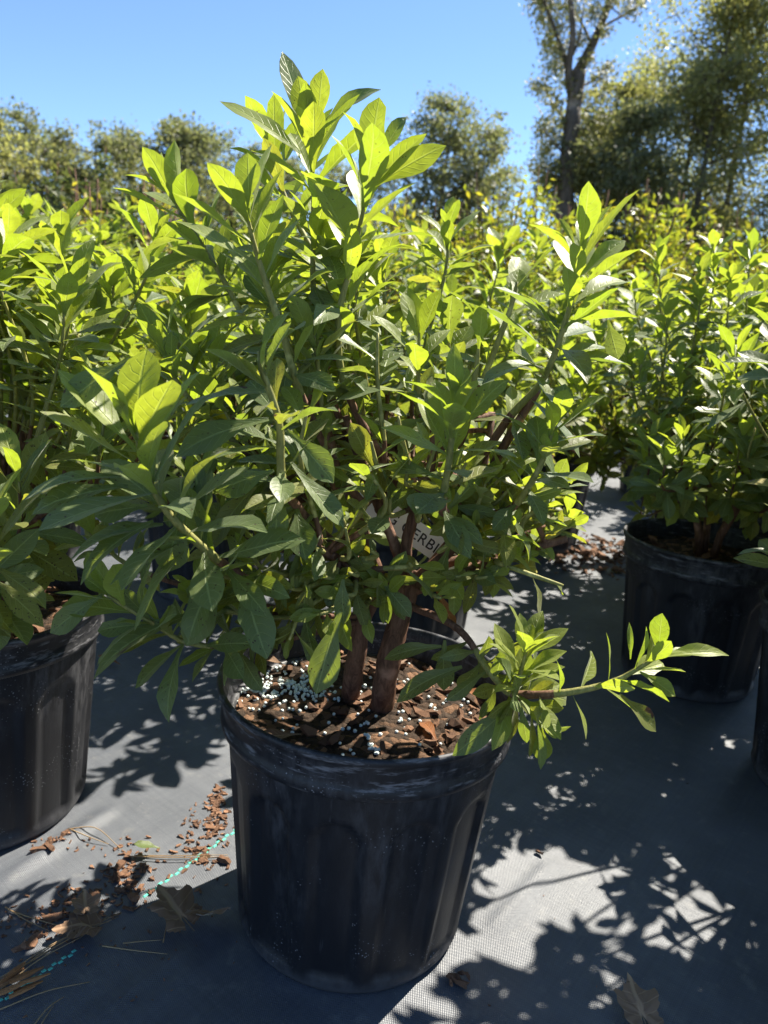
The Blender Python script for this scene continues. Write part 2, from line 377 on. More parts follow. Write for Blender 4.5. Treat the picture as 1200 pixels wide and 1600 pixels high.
# ------------------------------------------------------------------ pot (shared meshes)
POT_H, POT_RT, POT_RB = 0.27, 0.143, 0.119
SOIL_Z = 0.232
def pot_body():
    V, F = [], []; na = 168; NP = 12
    zs = [0.0, 0.004, 0.010] + [0.016+0.206*i/44 for i in range(45)] + [0.228, 0.236]
    def R(z): return POT_RB+(POT_RT-POT_RB)*(z/POT_H)
    def sm(x): x = max(0, min(1, x)); return x*x*(3-2*x)
    for z in zs:
        for k in range(na):
            a = 2*math.pi*k/na
            rr = R(z)
            if z < 0.008: rr -= 0.004*(1-z/0.008)
            ph = ((a*NP/(2*math.pi)) % 1)-0.5
            x = ph*2*math.pi*rr/NP; half = 0.0245; top = 0.196; rc = half
            # rounded arch panel distance
            zz = max(z-(top-rc), 0); dx = math.hypot(x, zz*0.9)-half if zz > 0 else abs(x)-half
            dz = 0.014-z
            inside = -max(dx, dz)
            rr -= 0.0052*sm(inside/0.004)
            V.append((rr*math.cos(a), rr*math.sin(a), z))
    n = len(zs)
    # inner wall
    for z in (0.236, 0.10, 0.012):
        for k in range(na):
            a = 2*math.pi*k/na; V.append(((R(z)-0.0066)*math.cos(a), (R(z)-0.0066)*math.sin(a), z))
    for i in range(n+2):
        for k in range(na): F.append((i*na+k, i*na+(k+1) % na, (i+1)*na+(k+1) % na, (i+1)*na+k))
    F.append(tuple(reversed(range(na)))); F.append(tuple((n+2)*na+k for k in range(na)))
    return mesh('pot_body', V, F, M['pot'])
def lathe(name, prof, na, mat, closed=True):
    V, F = [], []
    for (rr, z) in prof:
        for k in range(na): a = 2*math.pi*k/na; V.append((rr*math.cos(a), rr*math.sin(a), z))
    n = len(prof)
    for i in range(n if closed else n-1):
        j = (i+1) % n
        for k in range(na): F.append((i*na+k, i*na+(k+1) % na, j*na+(k+1) % na, j*na+k))
    return mesh(name, V, F, mat)
POT_ME = pot_body()
RIM_ME = lathe('pot_rim', [(0.1385, 0.225), (0.1425, 0.226), (0.1462, 0.2285), (0.1470, 0.233), (0.1462, 0.2385), (0.1448, 0.2405), (0.1452, 0.245), (0.1470, 0.258), (0.1478, 0.262), (0.1508, 0.2645),
                           (0.1518, 0.2675), (0.1508, 0.2705), (0.1485, 0.2715), (0.1462, 0.2700), (0.1445, 0.262), (0.1425, 0.245), (0.1385, 0.235)], 120, M['pot'])
def soil_mesh(seed):
    V, F = [], []; nr, na = 16, 48
    for i in range(nr+1):
        rr = 0.1395*i/nr
        for k in range(na):
            a = 2*math.pi*k/na; x, y = rr*math.cos(a), rr*math.sin(a)
            z = SOIL_Z + 0.007*mnoise.noise(Vector((x*22+seed, y*22, 3.1))) + 0.004*mnoise.noise(Vector((x*70, y*70+seed, 1))) + 0.006*(1-(i/nr)**2)
            V.append((x, y, z))
    for i in range(nr):
        for k in range(na): F.append((i*na+k, i*na+(k+1) % na, (i+1)*na+(k+1) % na, (i+1)*na+k))
    return mesh('soil', V, F, M['soil'])
SOIL_MES = [soil_mesh(s*3.7) for s in range(3)]

def chip_mesh(seed):
    g = random.Random(seed); bm = bmesh.new(); bmesh.ops.create_cube(bm, size=1)
    bmesh.ops.subdivide_edges(bm, edges=[e for e in bm.edges if abs((e.verts[0].co-e.verts[1].co).x) > .5], cuts=1)
    for v in bm.verts:
        v.co = Vector((v.co.x*g.uniform(.6, 1.3)+g.uniform(-.12, .12), v.co.y*g.uniform(.2, .62)*(1.15-abs(v.co.x))+g.uniform(-.06, .06), v.co.z*g.uniform(.10, .38) + 0.25*v.co.x*v.co.x))
    bmesh.ops.triangulate(bm, faces=bm.faces[:])
    me = bpy.data.meshes.new('bark_chip'); bm.to_mesh(me); bm.free(); me.materials.append(M['chip']); return me
CHIPS = [chip_mesh(i) for i in range(8)]
def chip_batch(name, items, mat):
    V, F = [], []
    for (pos, sz, eul, k) in items:
        me = CHIPS[k % 8]; Rm = eul.to_matrix(); b = len(V)
        for v in me.vertices: V.append(Vector(pos)+Rm@(v.co*sz))
        for pl in me.polygons: F.append(tuple(b+i for i in pl.vertices))
    return mesh(name, V, F, mat, False)
from mathutils import Euler
def rnd_eul(g, tilt=0.4): return Euler((g.uniform(-tilt, tilt), g.uniform(-tilt, tilt), g.uniform(0, 6.28)))

def make_pot(root, g, chips=14, tilt=0.0):
    pot = link('nursery_pot', POT_ME, root); pot.rotation_euler = (0, tilt, g.uniform(0, 6.28)); pot.location = (0, 0, -0.001)
    link('rim', RIM_ME, pot)
    soil = link('soil', SOIL_MES[g.randrange(3)], root)
    for i in range(chips):
        a = g.uniform(0, 6.28); rr = 0.128*math.sqrt(g.random()); o = link('bark_chip', CHIPS[g.randrange(8)], soil)
        o.location = (rr*math.cos(a), rr*math.sin(a), SOIL_Z+0.007); s = g.uniform(0.012, 0.026); o.scale = (s, s, s); o.rotation_euler = rnd_eul(g)
    return pot, soil

# ------------------------------------------------------------------ procedural shrub
def gen_shrub(seed, R=0.30, top=0.84, nsh=42, L=0.062, nl=(13, 18), zone=0.085, bright=True, clip=None, low=0.30):
    g = random.Random(seed); stems, leaves = [], []
    forks = []
    for k in range(5):
        a = k*1.257+g.uniform(-.4, .4); forks.append(Vector((0.05*math.cos(a), 0.05*math.sin(a), 0.33+g.uniform(-.03, .06))))
        stems.append(([Vector((0.012*math.cos(a), 0.012*math.sin(a), SOIL_Z-0.01)), Vector((0.02*math.cos(a), 0.02*math.sin(a), 0.28)), forks[-1]], 0.0085, 0.0055))
    i = tries = 0
    while i < nsh and tries < nsh*40:
        tries += 1
        q = g.random(); a = g.uniform(0, 6.283)
        el = math.asin(min(1, 0.02+q*0.98)) if g.random() < .70 else g.uniform(-0.5, 0.2)
        k = g.uniform(0.62, 1.05)
        tip = Vector((R*k*math.cos(el)*math.cos(a), R*k*math.cos(el)*math.sin(a), low+0.12+(top-low-0.17)*k*math.sin(el)))
        if clip and not clip(tip): continue
        fk = min(forks, key=lambda f: (Vector((f.x, f.y, 0)).normalized()-Vector((math.cos(a), math.sin(a), 0))).length)
        mid = fk.lerp(tip, 0.55)+Vector((g.uniform(-.03, .03), g.uniform(-.03, .03), -0.03+g.uniform(-.02, .02)))
        pre = tip+Vector((-math.cos(a)*0.012, -math.sin(a)*0.012, -0.05))
        path = smooth_path([fk, mid, pre, tip], 5)
        stems.append((path, 0.0030, 0.0013))
        z = (tip.z-low)/(top-low)
        ms = (ms_bright if bright else ms_dark) if z > 0.35 else ms_spot
        whorl(path, g, g.randint(*nl), L*.88*g.uniform(.85, 1.12)*(0.8 if z < .3 else 1), zone*g.uniform(.8, 1.3), ms, leaves, i)
        whorl(path[:-4], g, 7, L*0.85, zone*1.2, ms_dark if z > .3 else ms_spot, leaves, i, 1.0, 0.4)   # older leaves lower down the twig
        if g.random() < .7: whorl(path[:-8], g, 6, L*0.8, zone*1.2, ms_spot, leaves, i, 1.0, 0.4)
        i += 1
    return stems, leaves

def in_gap(P, shafts=True):
    q = P - sdir*(P.z/sdir.z); x, y, _ = proj(q); dx, dy = x-826, y-1405
    u = dx*0.80+dy*0.60; v = -dx*0.60+dy*0.80            # the sunlit patch beside the main pot
    if (u/68)**2+(v/100)**2 < 1: return True
    for T, rr in (SUNNY if shafts else ()):                                   # sun shafts reaching the low right-hand sprays
        d = P-T; k = d.dot(sdir)
        if k > 0.03 and (d-sdir*k).length < rr: return True
    return False
SUNNY = [(W(830, 1040, .575), .075), (W(1000, 1050, .565), .07), (W(915, 1065, .57), .06), (W(820, 1120, .57), .05), (W(840, 790, .71), .06), (W(750, 820, .68), .06), (W(700, 760, .64), .05), (W(730, 1080, .70), .04), (W(640, 1030, .76), .05), (W(860, 680, .63), .05), (W(440, 1060, .73), .035), (G(930, 868), .06), (G(960, 862), .05)]
def build_shrub(name, loc, gen, label, group=None, nobj=300, chips=10, seed=0, pot=True, rotz=0.0, thin=False):
    g = random.Random(seed+991)
    root = link(name, None); root.location = loc; root.empty_display_size = 0.05
    tag(root, label, 'potted plant', group)
    if pot: make_pot(root, g, chips)
    stems, leaves = gen
    if thin:        # whole twigs that would stand in the sunlit gap are missing
        def gapped(pth): return sum(1 for q in pth[len(pth)//2:] if in_gap(Vector(loc)+q, False)) >= 3
        gone = {i-5 for i, st in enumerate(stems) if i >= 5 and gapped(st[0])}
        stems = [st for i, st in enumerate(stems) if i-5 not in gone]; leaves = [l for l in leaves if l[3] not in gone]
    Rz = Matrix.Rotation(rotz, 4, 'Z')
    V, F = [], []
    for pth, r0, r1 in stems:
        P = [Rz@q for q in pth]; n = len(P); tube(V, F, P, [r0+(r1-r0)*i/(n-1) for i in range(n)], 5)
    link('stems', mesh('stems', V, F, [M['bark'], M['stem']], True, [0 if (len(f) == 4 and V[f[0]].z < .45) or len(f) != 4 else 1 for f in F]), root)
    lv = [(Rz@m, s, t, k) for m, s, t, k in leaves]
    L0 = Vector(loc)
    if thin: lv = [l for l in lv if not in_gap(L0+l[0]@Vector((0, .5, 0)))]
    def score(l):
        x, y, z = proj(L0+l[0].translation)
        vis = (-40 < x < 1240) and (-40 < y < 1640)
        return (0 if vis else 10)+z
    lv.sort(key=score)
    for m, s, t, k in lv[:nobj]:
        o = link('leaf', leaf_data(s, t), root); o.matrix_basis = m
    rest = lv[nobj:]
    if rest:
        mats = sorted({t for _, _, t, _ in rest}); link('leaves', leaf_batch('leaves', [(m, s, t) for m, s, t, _ in rest], LT_MID, mats), root, kind='stuff')
    return root

# ================================================================== SETTING
def grid_mesh(name, x0, x1, y0, y1, nx, ny, zf, mat):
    V = [(x0+(x1-x0)*i/nx, y0+(y1-y0)*j/ny, 0) for j in range(ny+1) for i in range(nx+1)]
    V = [(x, y, zf(x, y)) for x, y, _ in V]
    F = [(j*(nx+1)+i, j*(nx+1)+i+1, (j+1)*(nx+1)+i+1, (j+1)*(nx+1)+i) for j in range(ny) for i in range(nx)]
    return mesh(name, V, F, mat)
link('ground', grid_mesh('ground', -900, 900, -300, 1500, 4, 4, lambda x, y: -0.012, M['ground']), kind='structure')
def fab_z(x, y):
    q = Vector((x*3.1, y*3.1, 0.4))
    z = 0.0022*mnoise.noise(q)+0.0016*mnoise.noise(q*3.3)
    # ruffled creases running across the cloth
    for (ax, ay, bx, by, h, wd) in CREASES:
        dx, dy = bx-ax, by-ay; l2 = dx*dx+dy*dy; t = ((x-ax)*dx+(y-ay)*dy)/l2
        if -0.1 < t < 1.1:
            dd = abs((x-ax)*dy-(y-ay)*dx)/math.sqrt(l2)
            if dd < wd*3: z += h*math.exp(-(dd/wd)**2)*min(1, max(0, (t+0.1)*5))*min(1, max(0, (1.1-t)*5))
    return z-0.003
def gp(px, py): q = G(px, py); return q.x, q.y
CREASES = [(*gp(770, 1450), *gp(860, 1350), 0.0045, 0.010), (*gp(90, 1640), *gp(290, 1480), 0.004, 0.007), (*gp(130, 1660), *gp(310, 1500), 0.003, 0.006), (*gp(0, 1375), *gp(170, 1265), 0.005, 0.008)]
fabric = link('weed_fabric', grid_mesh('weed_fabric', -1.2, 1.6, 0.3, 2.4, 320, 240, fab_z, M['fabric']), kind='structure')
link('weed_fabric', grid_mesh('weed_fabric_field', -8, 8, -1.0, 14, 8, 8, lambda x, y: -0.0085, M['fabric']), kind='structure')

# marker stitches of the fabric
V, F = [], []
for (a, b, n) in (((372, 1292), (222, 1398), 20), ((120, 1480), (-30, 1580), 18)):
    A, B = G(*a), G(*b); dv = (B-A); L = dv.length/n; dv.normalize(); sv = Vector((-dv.y, dv.x, 0))
    for i in range(n):
        c = A+dv*(L*(i+0.5))+sv*(0.0012*(1 if i % 2 else -1)); c.z = fab_z(c.x, c.y)+0.0006
        for (l, ww, h) in ((0.42, 0.0013, 0.0), (0.34, 0.0009, 0.0009)):
            pass
        b0 = len(V)
        for zz, k in ((0, 1.0), (0.0010, 0.6)):
            for sx, sy in ((-1, -1), (1, -1), (1, 1), (-1, 1)):
                q = c+dv*(sx*L*0.46*k)+sv*(sy*0.0017*k); V.append((q.x, q.y, c.z+zz-0.0008))
        F += [(b0+4, b0+5, b0+6, b0+7)]+[(b0+i2, b0+(i2+1) % 4, b0+4+(i2+1) % 4, b0+4+i2) for i2 in range(4)]
link('marker_stitches', mesh('marker_stitches', V, F, M['thread'], False), fabric, kind='stuff')

# ================================================================== MAIN AZALEA
rm = random.Random(21)
MP = Vector((-0.008, 0.712, 0))
main = link('potted_azalea', None); main.location = MP; main.empty_display_size = 0.05
tag(main, 'tall leafy azalea alone in front of the rows, branching over its dusty black pot', 'potted plant')
mpot = link('nursery_pot', POT_ME, main); mpot.rotation_euler = (0, rad(1.2), rad(8)); mpot.location = (0, 0, -0.002)
tag(mpot, 'dusty black plastic pot with arched panels'); link('rim', RIM_ME, mpot)
msoil = link('soil', SOIL_MES[0], main)

def Lc(px, py, Y): return W(px, py, Y)-MP
NODE = (640, 922, 0.70)
SHOOTS = [  # path of (px, py, Y), n leaves, leaf length, zone, material set, spread
 ([(630,840,.71),(600,780,.72),(525,640,.74),(492,480,.74),(490,330,.735),(488,225,.73)], 17, .070, .13, ms_bright, .92),
 ([(640,830,.70),(620,760,.70),(545,620,.69),(528,510,.68),(552,400,.675),(580,275,.67)], 17, .070, .15, ms_bright, 1.0),
 ([(600,850,.69),(560,780,.68),(480,640,.65),(438,510,.635),(402,400,.625),(386,335,.62)], 16, .066, .14, ms_bright, 1.0),
 ([(590,850,.73),(450,620,.77),(345,430,.79),(266,305,.79)], 16, .066, .14, ms_bright, .95),
 ([(620,800,.76),(540,500,.82),(450,320,.85),(428,235,.86)], 14, .066, .10, ms_bright, .9),
 ([(570,850,.74),(400,720,.76),(292,618,.74),(252,540,.73)], 15, .060, .10, ms_bright, 1.0),
 ([(600,905,.68),(430,918,.60),(355,885,.56),(270,810,.53),(228,740,.52),(212,675,.515)], 24, .074, .15, ms_dark, 1.12),
 ([(570,870,.66),(470,800,.60),(442,760,.575),(436,660,.565),(410,580,.56),(404,548,.56)], 13, .052, .13, ms_dark, 1.0),
 ([(650,880,.68),(692,800,.62),(704,700,.595),(710,628,.585)], 18, .058, .12, ms_bright, 1.0),
 ([(640,850,.72),(655,640,.72),(655,520,.71)], 14, .058, .10, ms_bright, .95),
 ([(660,850,.75),(740,640,.76),(795,490,.76),(808,440,.76)], 15, .062, .11, ms_bright, 1.0),
 ([(650,860,.71),(720,690,.70),(742,590,.69),(748,540,.69)], 12, .058, .09, ms_bright, .9),
 ([(660,880,.71),(720,770,.70),(790,660,.68),(850,590,.665),(890,480,.655),(912,392,.65)], 24, .068, .17, ms_bright, 1.1),
 ([(680,880,.70),(790,800,.66),(838,740,.635),(868,660,.625)], 16, .054, .10, ms_dark, 1.05),
 ([(670,905,.70),(760,862,.71),(820,815,.71),(846,768,.71)], 14, .040, .08, ms_bright, 1.05),
 ([(690,892,.71),(800,858,.74),(870,835,.75),(890,800,.75)], 12, .038, .07, ms_bright, 1.05),
 ([(650,935,.69),(715,982,.65),(765,1050,.61),(800,1086,.585),(812,1055,.575),(824,1012,.57)], 30, .044, .12, ms_bright, 1.1),
 ([(800,1086,.585),(880,1083,.57),(960,1064,.565),(1034,1022,.56)], 20, .042, .19, ms_bright, 1.1),
 ([(800,1084,.585),(828,1108,.572),(846,1132,.568)], 9, .038, .06, ms_spot, 1.1),
 ([(600,915,.68),(480,902,.62),(412,888,.58),(390,862,.57)], 12, .034, .07, ms_bright, 1.0),
 ([(600,925,.69),(430,1002,.64),(310,1008,.60),(235,972,.58),(168,930,.57)], 16, .056, .15, ms_dark, 1.15),
 ([(600,930,.68),(510,930,.62),(470,960,.60),(452,1000,.59)], 9, .044, .09, ms_spot, 1.1),
 ([(590,900,.66),(545,870,.62),(540,825,.61)], 10, .036, .07, ms_spot, 1.05),
 ([(600,920,.70),(380,940,.68),(215,890,.68),(150,840,.68),(128,812,.68)], 12, .046, .08, ms_bright, .95),
 ([(650,870,.68),(650,760,.65),(630,690,.64),(622,650,.64)], 12, .048, .09, ms_dark, 1.05),
 ([(680,900,.70),(780,880,.66),(850,905,.64),(880,915,.64)], 8, .040, .09, ms_spot, 1.1),
 ([(600,900,.66),(500,840,.61),(470,720,.60),(480,640,.60)], 12, .052, .10, ms_dark, 1.1),
 ([(600,880,.68),(520,760,.66),(500,600,.66),(490,520,.66)], 13, .056, .11, ms_dark, 1.05),
 ([(620,860,.68),(600,720,.67),(590,600,.67),(590,520,.67)], 13, .056, .11, ms_dark, 1.05),
 ([(660,880,.70),(760,760,.70),(790,690,.69),(800,640,.69)], 12, .050, .10, ms_dark, 1.05),
 ([(640,870,.66),(600,800,.62),(580,740,.61)], 10, .040, .08, ms_spot, 1.1),
 ([(690,880,.68),(740,800,.65),(760,750,.645)], 11, .038, .08, ms_spot, 1.1),
 ([(590,920,.68),(420,960,.63),(330,950,.62),(300,920,.62)], 11, .046, .10, ms_dark, 1.1),
 ([(600,905,.70),(400,850,.68),(320,800,.68),(300,750,.68)], 12, .054, .10, ms_dark, 1.1),
 ([(600,900,.72),(420,740,.74),(350,640,.75),(330,560,.75)], 12, .058, .10, ms_dark, 1.1),
]
for (px, py, Y) in ((520,800,.62),(480,850,.60),(560,760,.63),(610,780,.63),(660,790,.63),(740,830,.64),(790,830,.66),(700,850,.64),(770,900,.66),(820,870,.68),(580,860,.62),(545,895,.61),(600,930,.63),(690,935,.64),(640,880,.63),(560,960,.61),(720,900,.65),(500,960,.59),(500,900,.60),(450,920,.59),(540,930,.60),(420,830,.60),(860,790,.70),(800,760,.67),(640,720,.62),(580,690,.62),(730,720,.63),(680,700,.62),(800,720,.66),(340,900,.60),(380,980,.60),(880,760,.71),(900,820,.72)):
    SHOOTS.append(([(620+.62*(px-620), 890+.6*(py-890)+6, .69+(Y-.69)*.6), (620+.82*(px-620), 890+.8*(py-890)+4, .69+(Y-.69)*.85), (px, py, Y)], rm.randint(8, 11), rm.uniform(.030, .042), .075, ms_spot if rm.random() < .7 else ms_bright, 1.1))
main_leaves = []
branches = []
def px_clear(P):   # keep random infill off the places where the photo shows trunk, soil or gaps
    x, y, z = proj(P); return y < 860
for i in range(26):    # infill deeper in the crown
    for _ in range(30):
        a = rm.uniform(0, 6.283); k = math.sqrt(rm.random())
        px = 590+300*k*math.cos(a); py = 600+270*k*math.sin(a); Y = rm.uniform(.70, .94)
        if py < 860 and not (px > 860 and py > 620) and not (px < 330 and py > 700) and not (520 < px < 760 and py > 720 and Y < .8): break
    sx = 600+0.45*(px-600); sy = 850+0.4*(py-850)
    bx = rm.choice((540, 580, 640, 690, 750)); SHOOTS.append(([(bx, rm.uniform(700, 760), .77), (sx, min(sy, 740), .76+(Y-.72)*.5), (px-0.02*(px-600), py+70, Y), (px, py, Y)], rm.randint(10, 14), rm.uniform(.048, .064), .10, ms_dark if rm.random() < .6 else ms_bright, 1.05))
# trunks and heavy limbs
limb_pts = []
def limb(pp, r0, r1, name='trunk'):
    path = smooth_path(pp, 6); n = len(path); limb_pts.extend(path[n//2:])
    V, F = [], []; tube(V, F, path, [r0+(r1-r0)*i/(n-1) for i in range(n)], 12, 0.07, rm)
    return link(name, mesh(name, V, F, M['bark']), main)
t1 = G(594, 1108, SOIL_Z)-MP; t2 = G(546, 1092, SOIL_Z)-MP
limb([t1+Vector((0, 0, -.012)), Lc(606, 1040, .69), Lc(622, 975, .695), Lc(640, 915, .70), Lc(648, 892, .705)], .0125, .0085)
limb([t2+Vector((0, 0, -.012)), Lc(556, 1030, .70), Lc(566, 970, .70), Lc(585, 925, .70), Lc(592, 890, .70)], .0105, .0065)
for pp, r0, r1 in (([(640,925,.70),(622,865,.70),(596,800,.70),(566,730,.70),(540,650,.70)], .0060, .0035), ([(640,915,.70),(634,860,.695),(648,800,.69),(672,735,.69),(680,650,.70)], .0065, .0035),
                   ([(642,915,.70),(700,862,.69),(722,820,.685),(712,740,.68)], .0065, .0035), ([(648,920,.70),(720,895,.70),(790,868,.70),(885,842,.71)], .0070, .0035),
                   ([(645,905,.71),(700,880,.72),(770,858,.73),(850,820,.75)], .0055, .003), ([(635,925,.70),(580,905,.67),(530,875,.64),(470,845,.61)], .0065, .0035), ([(592,895,.70),(556,800,.71),(520,700,.72),(490,600,.73)], .0055, .0035),
                   ([(710,862,.69),(775,720,.69),(840,610,.67)], .0050, .0035), ([(590,900,.70),(500,830,.72),(420,740,.74),(360,650,.76)], .005, .003), ([(660,900,.71),(740,790,.75),(770,650,.78)], .005, .003)):
    limb([Lc(*q) for q in pp], r0, r1, 'branch')
for si, (pp, n, L, zone, ms, spread) in enumerate(SHOOTS):
    LP_ = [Lc(*q) for q in pp]
    if si != 17 and si != 18:                      # spring from the nearest limb
        low = [q for q in limb_pts if q.z < LP_[1].z+.01] or limb_pts
        LP_[0] = min(low, key=lambda q: (q-LP_[1]).length)
    path = smooth_path(LP_, 6)
    ln = len(path); r0 = 0.0034 if si < 14 else 0.0018
    if len(pp) >= 5 and si < 14: r0 = 0.0036
    if si in (16, 17): r0 = 0.0026
    rr = [r0*(1-i/(ln-1))**0.8+0.0012 for i in range(ln)]
    V, F = [], []; tube(V, F, path, rr, 7, 0.08, rm)
    cut = int(ln*(0.45 if L > .045 else .3)); fm = [1 if (fi//7) >= cut else 0 for fi in range(len(F))]
    br = link('branch', mesh('branch', V, F, [M['bark'], M['stem']], True, fm), main)
    branches.append(br)
    whorl(path, rm, int(n*1.25), L*.88, zone, ms, main_leaves, si, spread, 0.35)
    if L > .045: whorl(path[:-max(3, ln//4)], rm, 8, L*0.8, 0.12, ms_dark, main_leaves, si, 1.05, 0.4)
    if L > .045: whorl(path[:-max(6, ln//2)], rm, 6, L*0.62, 0.12, ms_spot, main_leaves, si, 1.05, 0.4)

def hand_leaf(b, t, Yb, Yt, mat, shape, wf=1.0, face=0.8):
    A, B = Lc(*b, Yb), Lc(*t, Yt); d = B-A; L = d.length
    nn = (CAM-(W(*b, Yb))).normalized()*face+Vector((0, 0, 1-face))
    main_leaves.append((leaf_matrix(A, d, nn, L, wf), shape, mat, -1))
HL = [((285,800),(262,897),.535,.53,'mature',9,1.15,.9), ((428,735),(338,768),.56,.545,'mature',9,1.05,.8), ((420,655),(268,688),.565,.545,'mature',0,1.1,.45), ((425,612),(285,612),.57,.56,'mature',4,1.0,.3),
      ((437,762),(432,848),.57,.56,'mature',3,1.0,.8), ((448,672),(526,750),.572,.565,'mature',6,1.05,.7), ((455,722),(536,826),.575,.565,'mature',1,.9,.4), ((532,955),(488,1084),.575,.565,'mature',1,.95,.9),
      ((536,905),(534,978),.60,.59,'mature',4,1.1,.8), ((596,905),(640,966),.635,.62,'mature',1,1.0,.7), ((722,1042),(612,1084),.605,.60,'mature',5,1.0,.6), ((796,1105),(704,1180),.585,.575,'mature',2,1.0,.8),
      ((690,1010),(598,1020),.62,.62,'mature',5,1.0,.7), ((695,1000),(690,1080),.625,.62,'mature',1,1.0,.8), ((680,918),(716,988),.665,.655,'rust',5,.8,.6), ((350,890),(285,1008),.57,.56,'mature',1,1.0,.8),
      ((420,950),(410,1035),.59,.585,'mature',4,1.0,.8), ((478,905),(476,970),.60,.595,'spotted',6,1.1,.8), ((400,760),(310,855),.60,.59,'spotted',4,1.0,.5), ((372,800),(330,850),.60,.59,'spotted',6,1.0,.5),
      ((205,560),(90,630),.525,.51,'mature',1,1.0,.5), ((200,760),(42,778),.525,.51,'mature',0,1.0,.4), ((190,745),(30,748),.525,.505,'mature',5,1.0,.3), ((230,790),(145,805),.525,.52,'mature',3,1.1,.7), ((240,815),(100,890),.535,.525,'mature',5,1.1,.4),
      ((255,820),(100,840),.54,.53,'mature',5,1.1,.3), ((300,960),(120,1030),.58,.57,'mature',5,1.0,.4), ((230,975),(150,985),.58,.575,'mature',3,1.0,.6), ((160,930),(75,985),.57,.565,'mature',1,1.0,.6),
      ((478,210),(448,72),.73,.73,'mature',4,.9,.55), ((492,205),(508,108),.725,.72,'young',1,1.0,.9), ((486,215),(462,118),.72,.715,'young',6,1.0,.9), ((500,200),(580,120),.73,.72,'mature',5,1.0,.4),
      ((572,262),(590,150),.665,.66,'young',3,1.05,.9), ((585,290),(692,222),.665,.65,'young',4,.95,.6), ((590,250),(635,178),.68,.68,'mature',0,1.0,.6), ((388,325),(385,238),.615,.61,'young',9,1.1,.95),
      ((470,240),(350,138),.74,.74,'young',4,.8,.5), ((908,385),(924,305),.645,.64,'young',1,1.05,.9), ((898,385),(880,340),.65,.645,'mature',5,.9,.6), ((748,545),(752,475),.685,.68,'young',3,.95,.9), ((708,640),(712,540),.58,.575,'young',5,1.0,.9),
      ((968,1085),(1030,1140),.56,.55,'spotted',6,1.0,.5), ((1000,1050),(1058,1085),.56,.55,'young',6,1.0,.7), ((1020,1030),(1140,1003),.56,.56,'young',5,.7,.3), ((985,1030),(985,978),.56,.56,'young',5,.6,.7), ((1025,1025),(1038,960),.56,.555,'young',1,1.1,.8),
      ((845,1130),(850,1192),.568,.56,'young',9,1.1,.8), ((815,1105),(822,1165),.575,.57,'mature',4,.9,.8), ((950,500),(968,560),.65,.64,'mature',9,1.1,.8)]
for h in HL: hand_leaf(*h)

LITSPOTS = [W(x, y, Y) for x, y, Y in ((500,780,.58),(530,740,.58),(440,800,.565),(710,600,.585),(640,700,.63),(560,760,.62),(720,760,.63),(480,640,.60),(410,560,.56),(380,740,.55),(790,700,.66),(650,880,.69),(620,820,.69),(700,870,.69),(830,770,.70),(840,560,.66),(250,640,.52),(310,620,.56),(650,840,.745),(600,800,.745),(440,1075,.70),(740,1080,.68),(850,800,.72),(770,850,.70),(590,560,.66),(520,560,.66),(690,520,.70),(120,760,.51),(560,620,.64),(830,1030,.575),(880,1085,.57),(1010,1040,.56),(460,940,.59),(500,1030,.57),(800,1060,.58),(850,1000,.57),(950,1065,.565),(1040,1000,.56),(780,1010,.59),(840,1120,.57))]
def keep_leaf(l):
    if l[3] in (-1, 16, 17, 18): return True
    P = MP+l[0]@Vector((0, .55, 0)); x, y, z = proj(P)
    if 596 < x < 700 and 788 < y < 878 and P.y < .745: return False            # the tag stays readable
    if 560 < x < 730 and 860 < y < 960 and P.y < .70 and (hash((round(x), round(y))) % 10) < 2: return False
    for T in LITSPOTS:
        d = P-T; k = d.dot(sdir)
        if k > 0.04 and (d-sdir*k).length < (.036 if T.z < .34 else .021) and y > 380: return False
    return True
main_leaves = [l for l in main_leaves if keep_leaf(l)]
main_leaves.sort(key=lambda l: (0 if l[3] == -1 else 1, proj(MP+l[0].translation)[2]))
for m, s, t, k in main_leaves[:300]:
    o = link('leaf', leaf_data(s, t), branches[k] if k >= 0 else main); o.matrix_basis = m
    if t == 'rust': o['label'] = 'curled rust-orange dying leaf'
rest = main_leaves[300:]
mats = sorted({t for _, _, t, _ in rest})
link('leaves', leaf_batch('leaves', [(m, s, t) for m, s, t, _ in rest], LT, mats), main, kind='stuff')

# soil dressing of the main pot
sg = random.Random(8)
def soil_z(x, y):
    rr = math.hypot(x, y)/0.1395
    return SOIL_Z + 0.007*mnoise.noise(Vector((x*22, y*22, 3.1))) + 0.004*mnoise.noise(Vector((x*70, y*70, 1))) + 0.006*(1-rr*rr)
V, F = [], []
ico = bmesh.new(); bmesh.ops.create_icosphere(ico, subdivisions=1, radius=1); iv = [v.co.copy() for v in ico.verts]; ifc = [tuple(v.index for v in f.verts) for f in ico.faces]; ico.free()
def prill(c, rr):
    b = len(V); V.extend([c+v*rr for v in iv]); F.extend([tuple(b+i for i in f) for f in ifc])
cl = G(440, 1078, SOIL_Z)-MP
def add_prill(x, y):
    if math.hypot(x, y) < 0.135: prill(Vector((x, y, soil_z(x, y)+0.0012)), sg.uniform(.0016, .0023))
for i in range(330): add_prill(cl.x+sg.gauss(0, .042), cl.y+sg.gauss(0, .016))
for i in range(150): a = sg.uniform(0, 6.28); q = .132*math.sqrt(sg.random()); add_prill(q*math.cos(a), q*math.sin(a))
for (px, py) in ((575, 1170), (582, 1178), (570, 1163), (590, 1183), (568, 1140), (620, 1135)):
    c = G(px, py, SOIL_Z)-MP
    for k in range(3): add_prill(c.x+sg.uniform(-.004, .004), c.y+sg.uniform(-.004, .004))
link('fertilizer_prills', mesh('fertilizer_prills', V, F, M['prill']), msoil, kind='stuff')
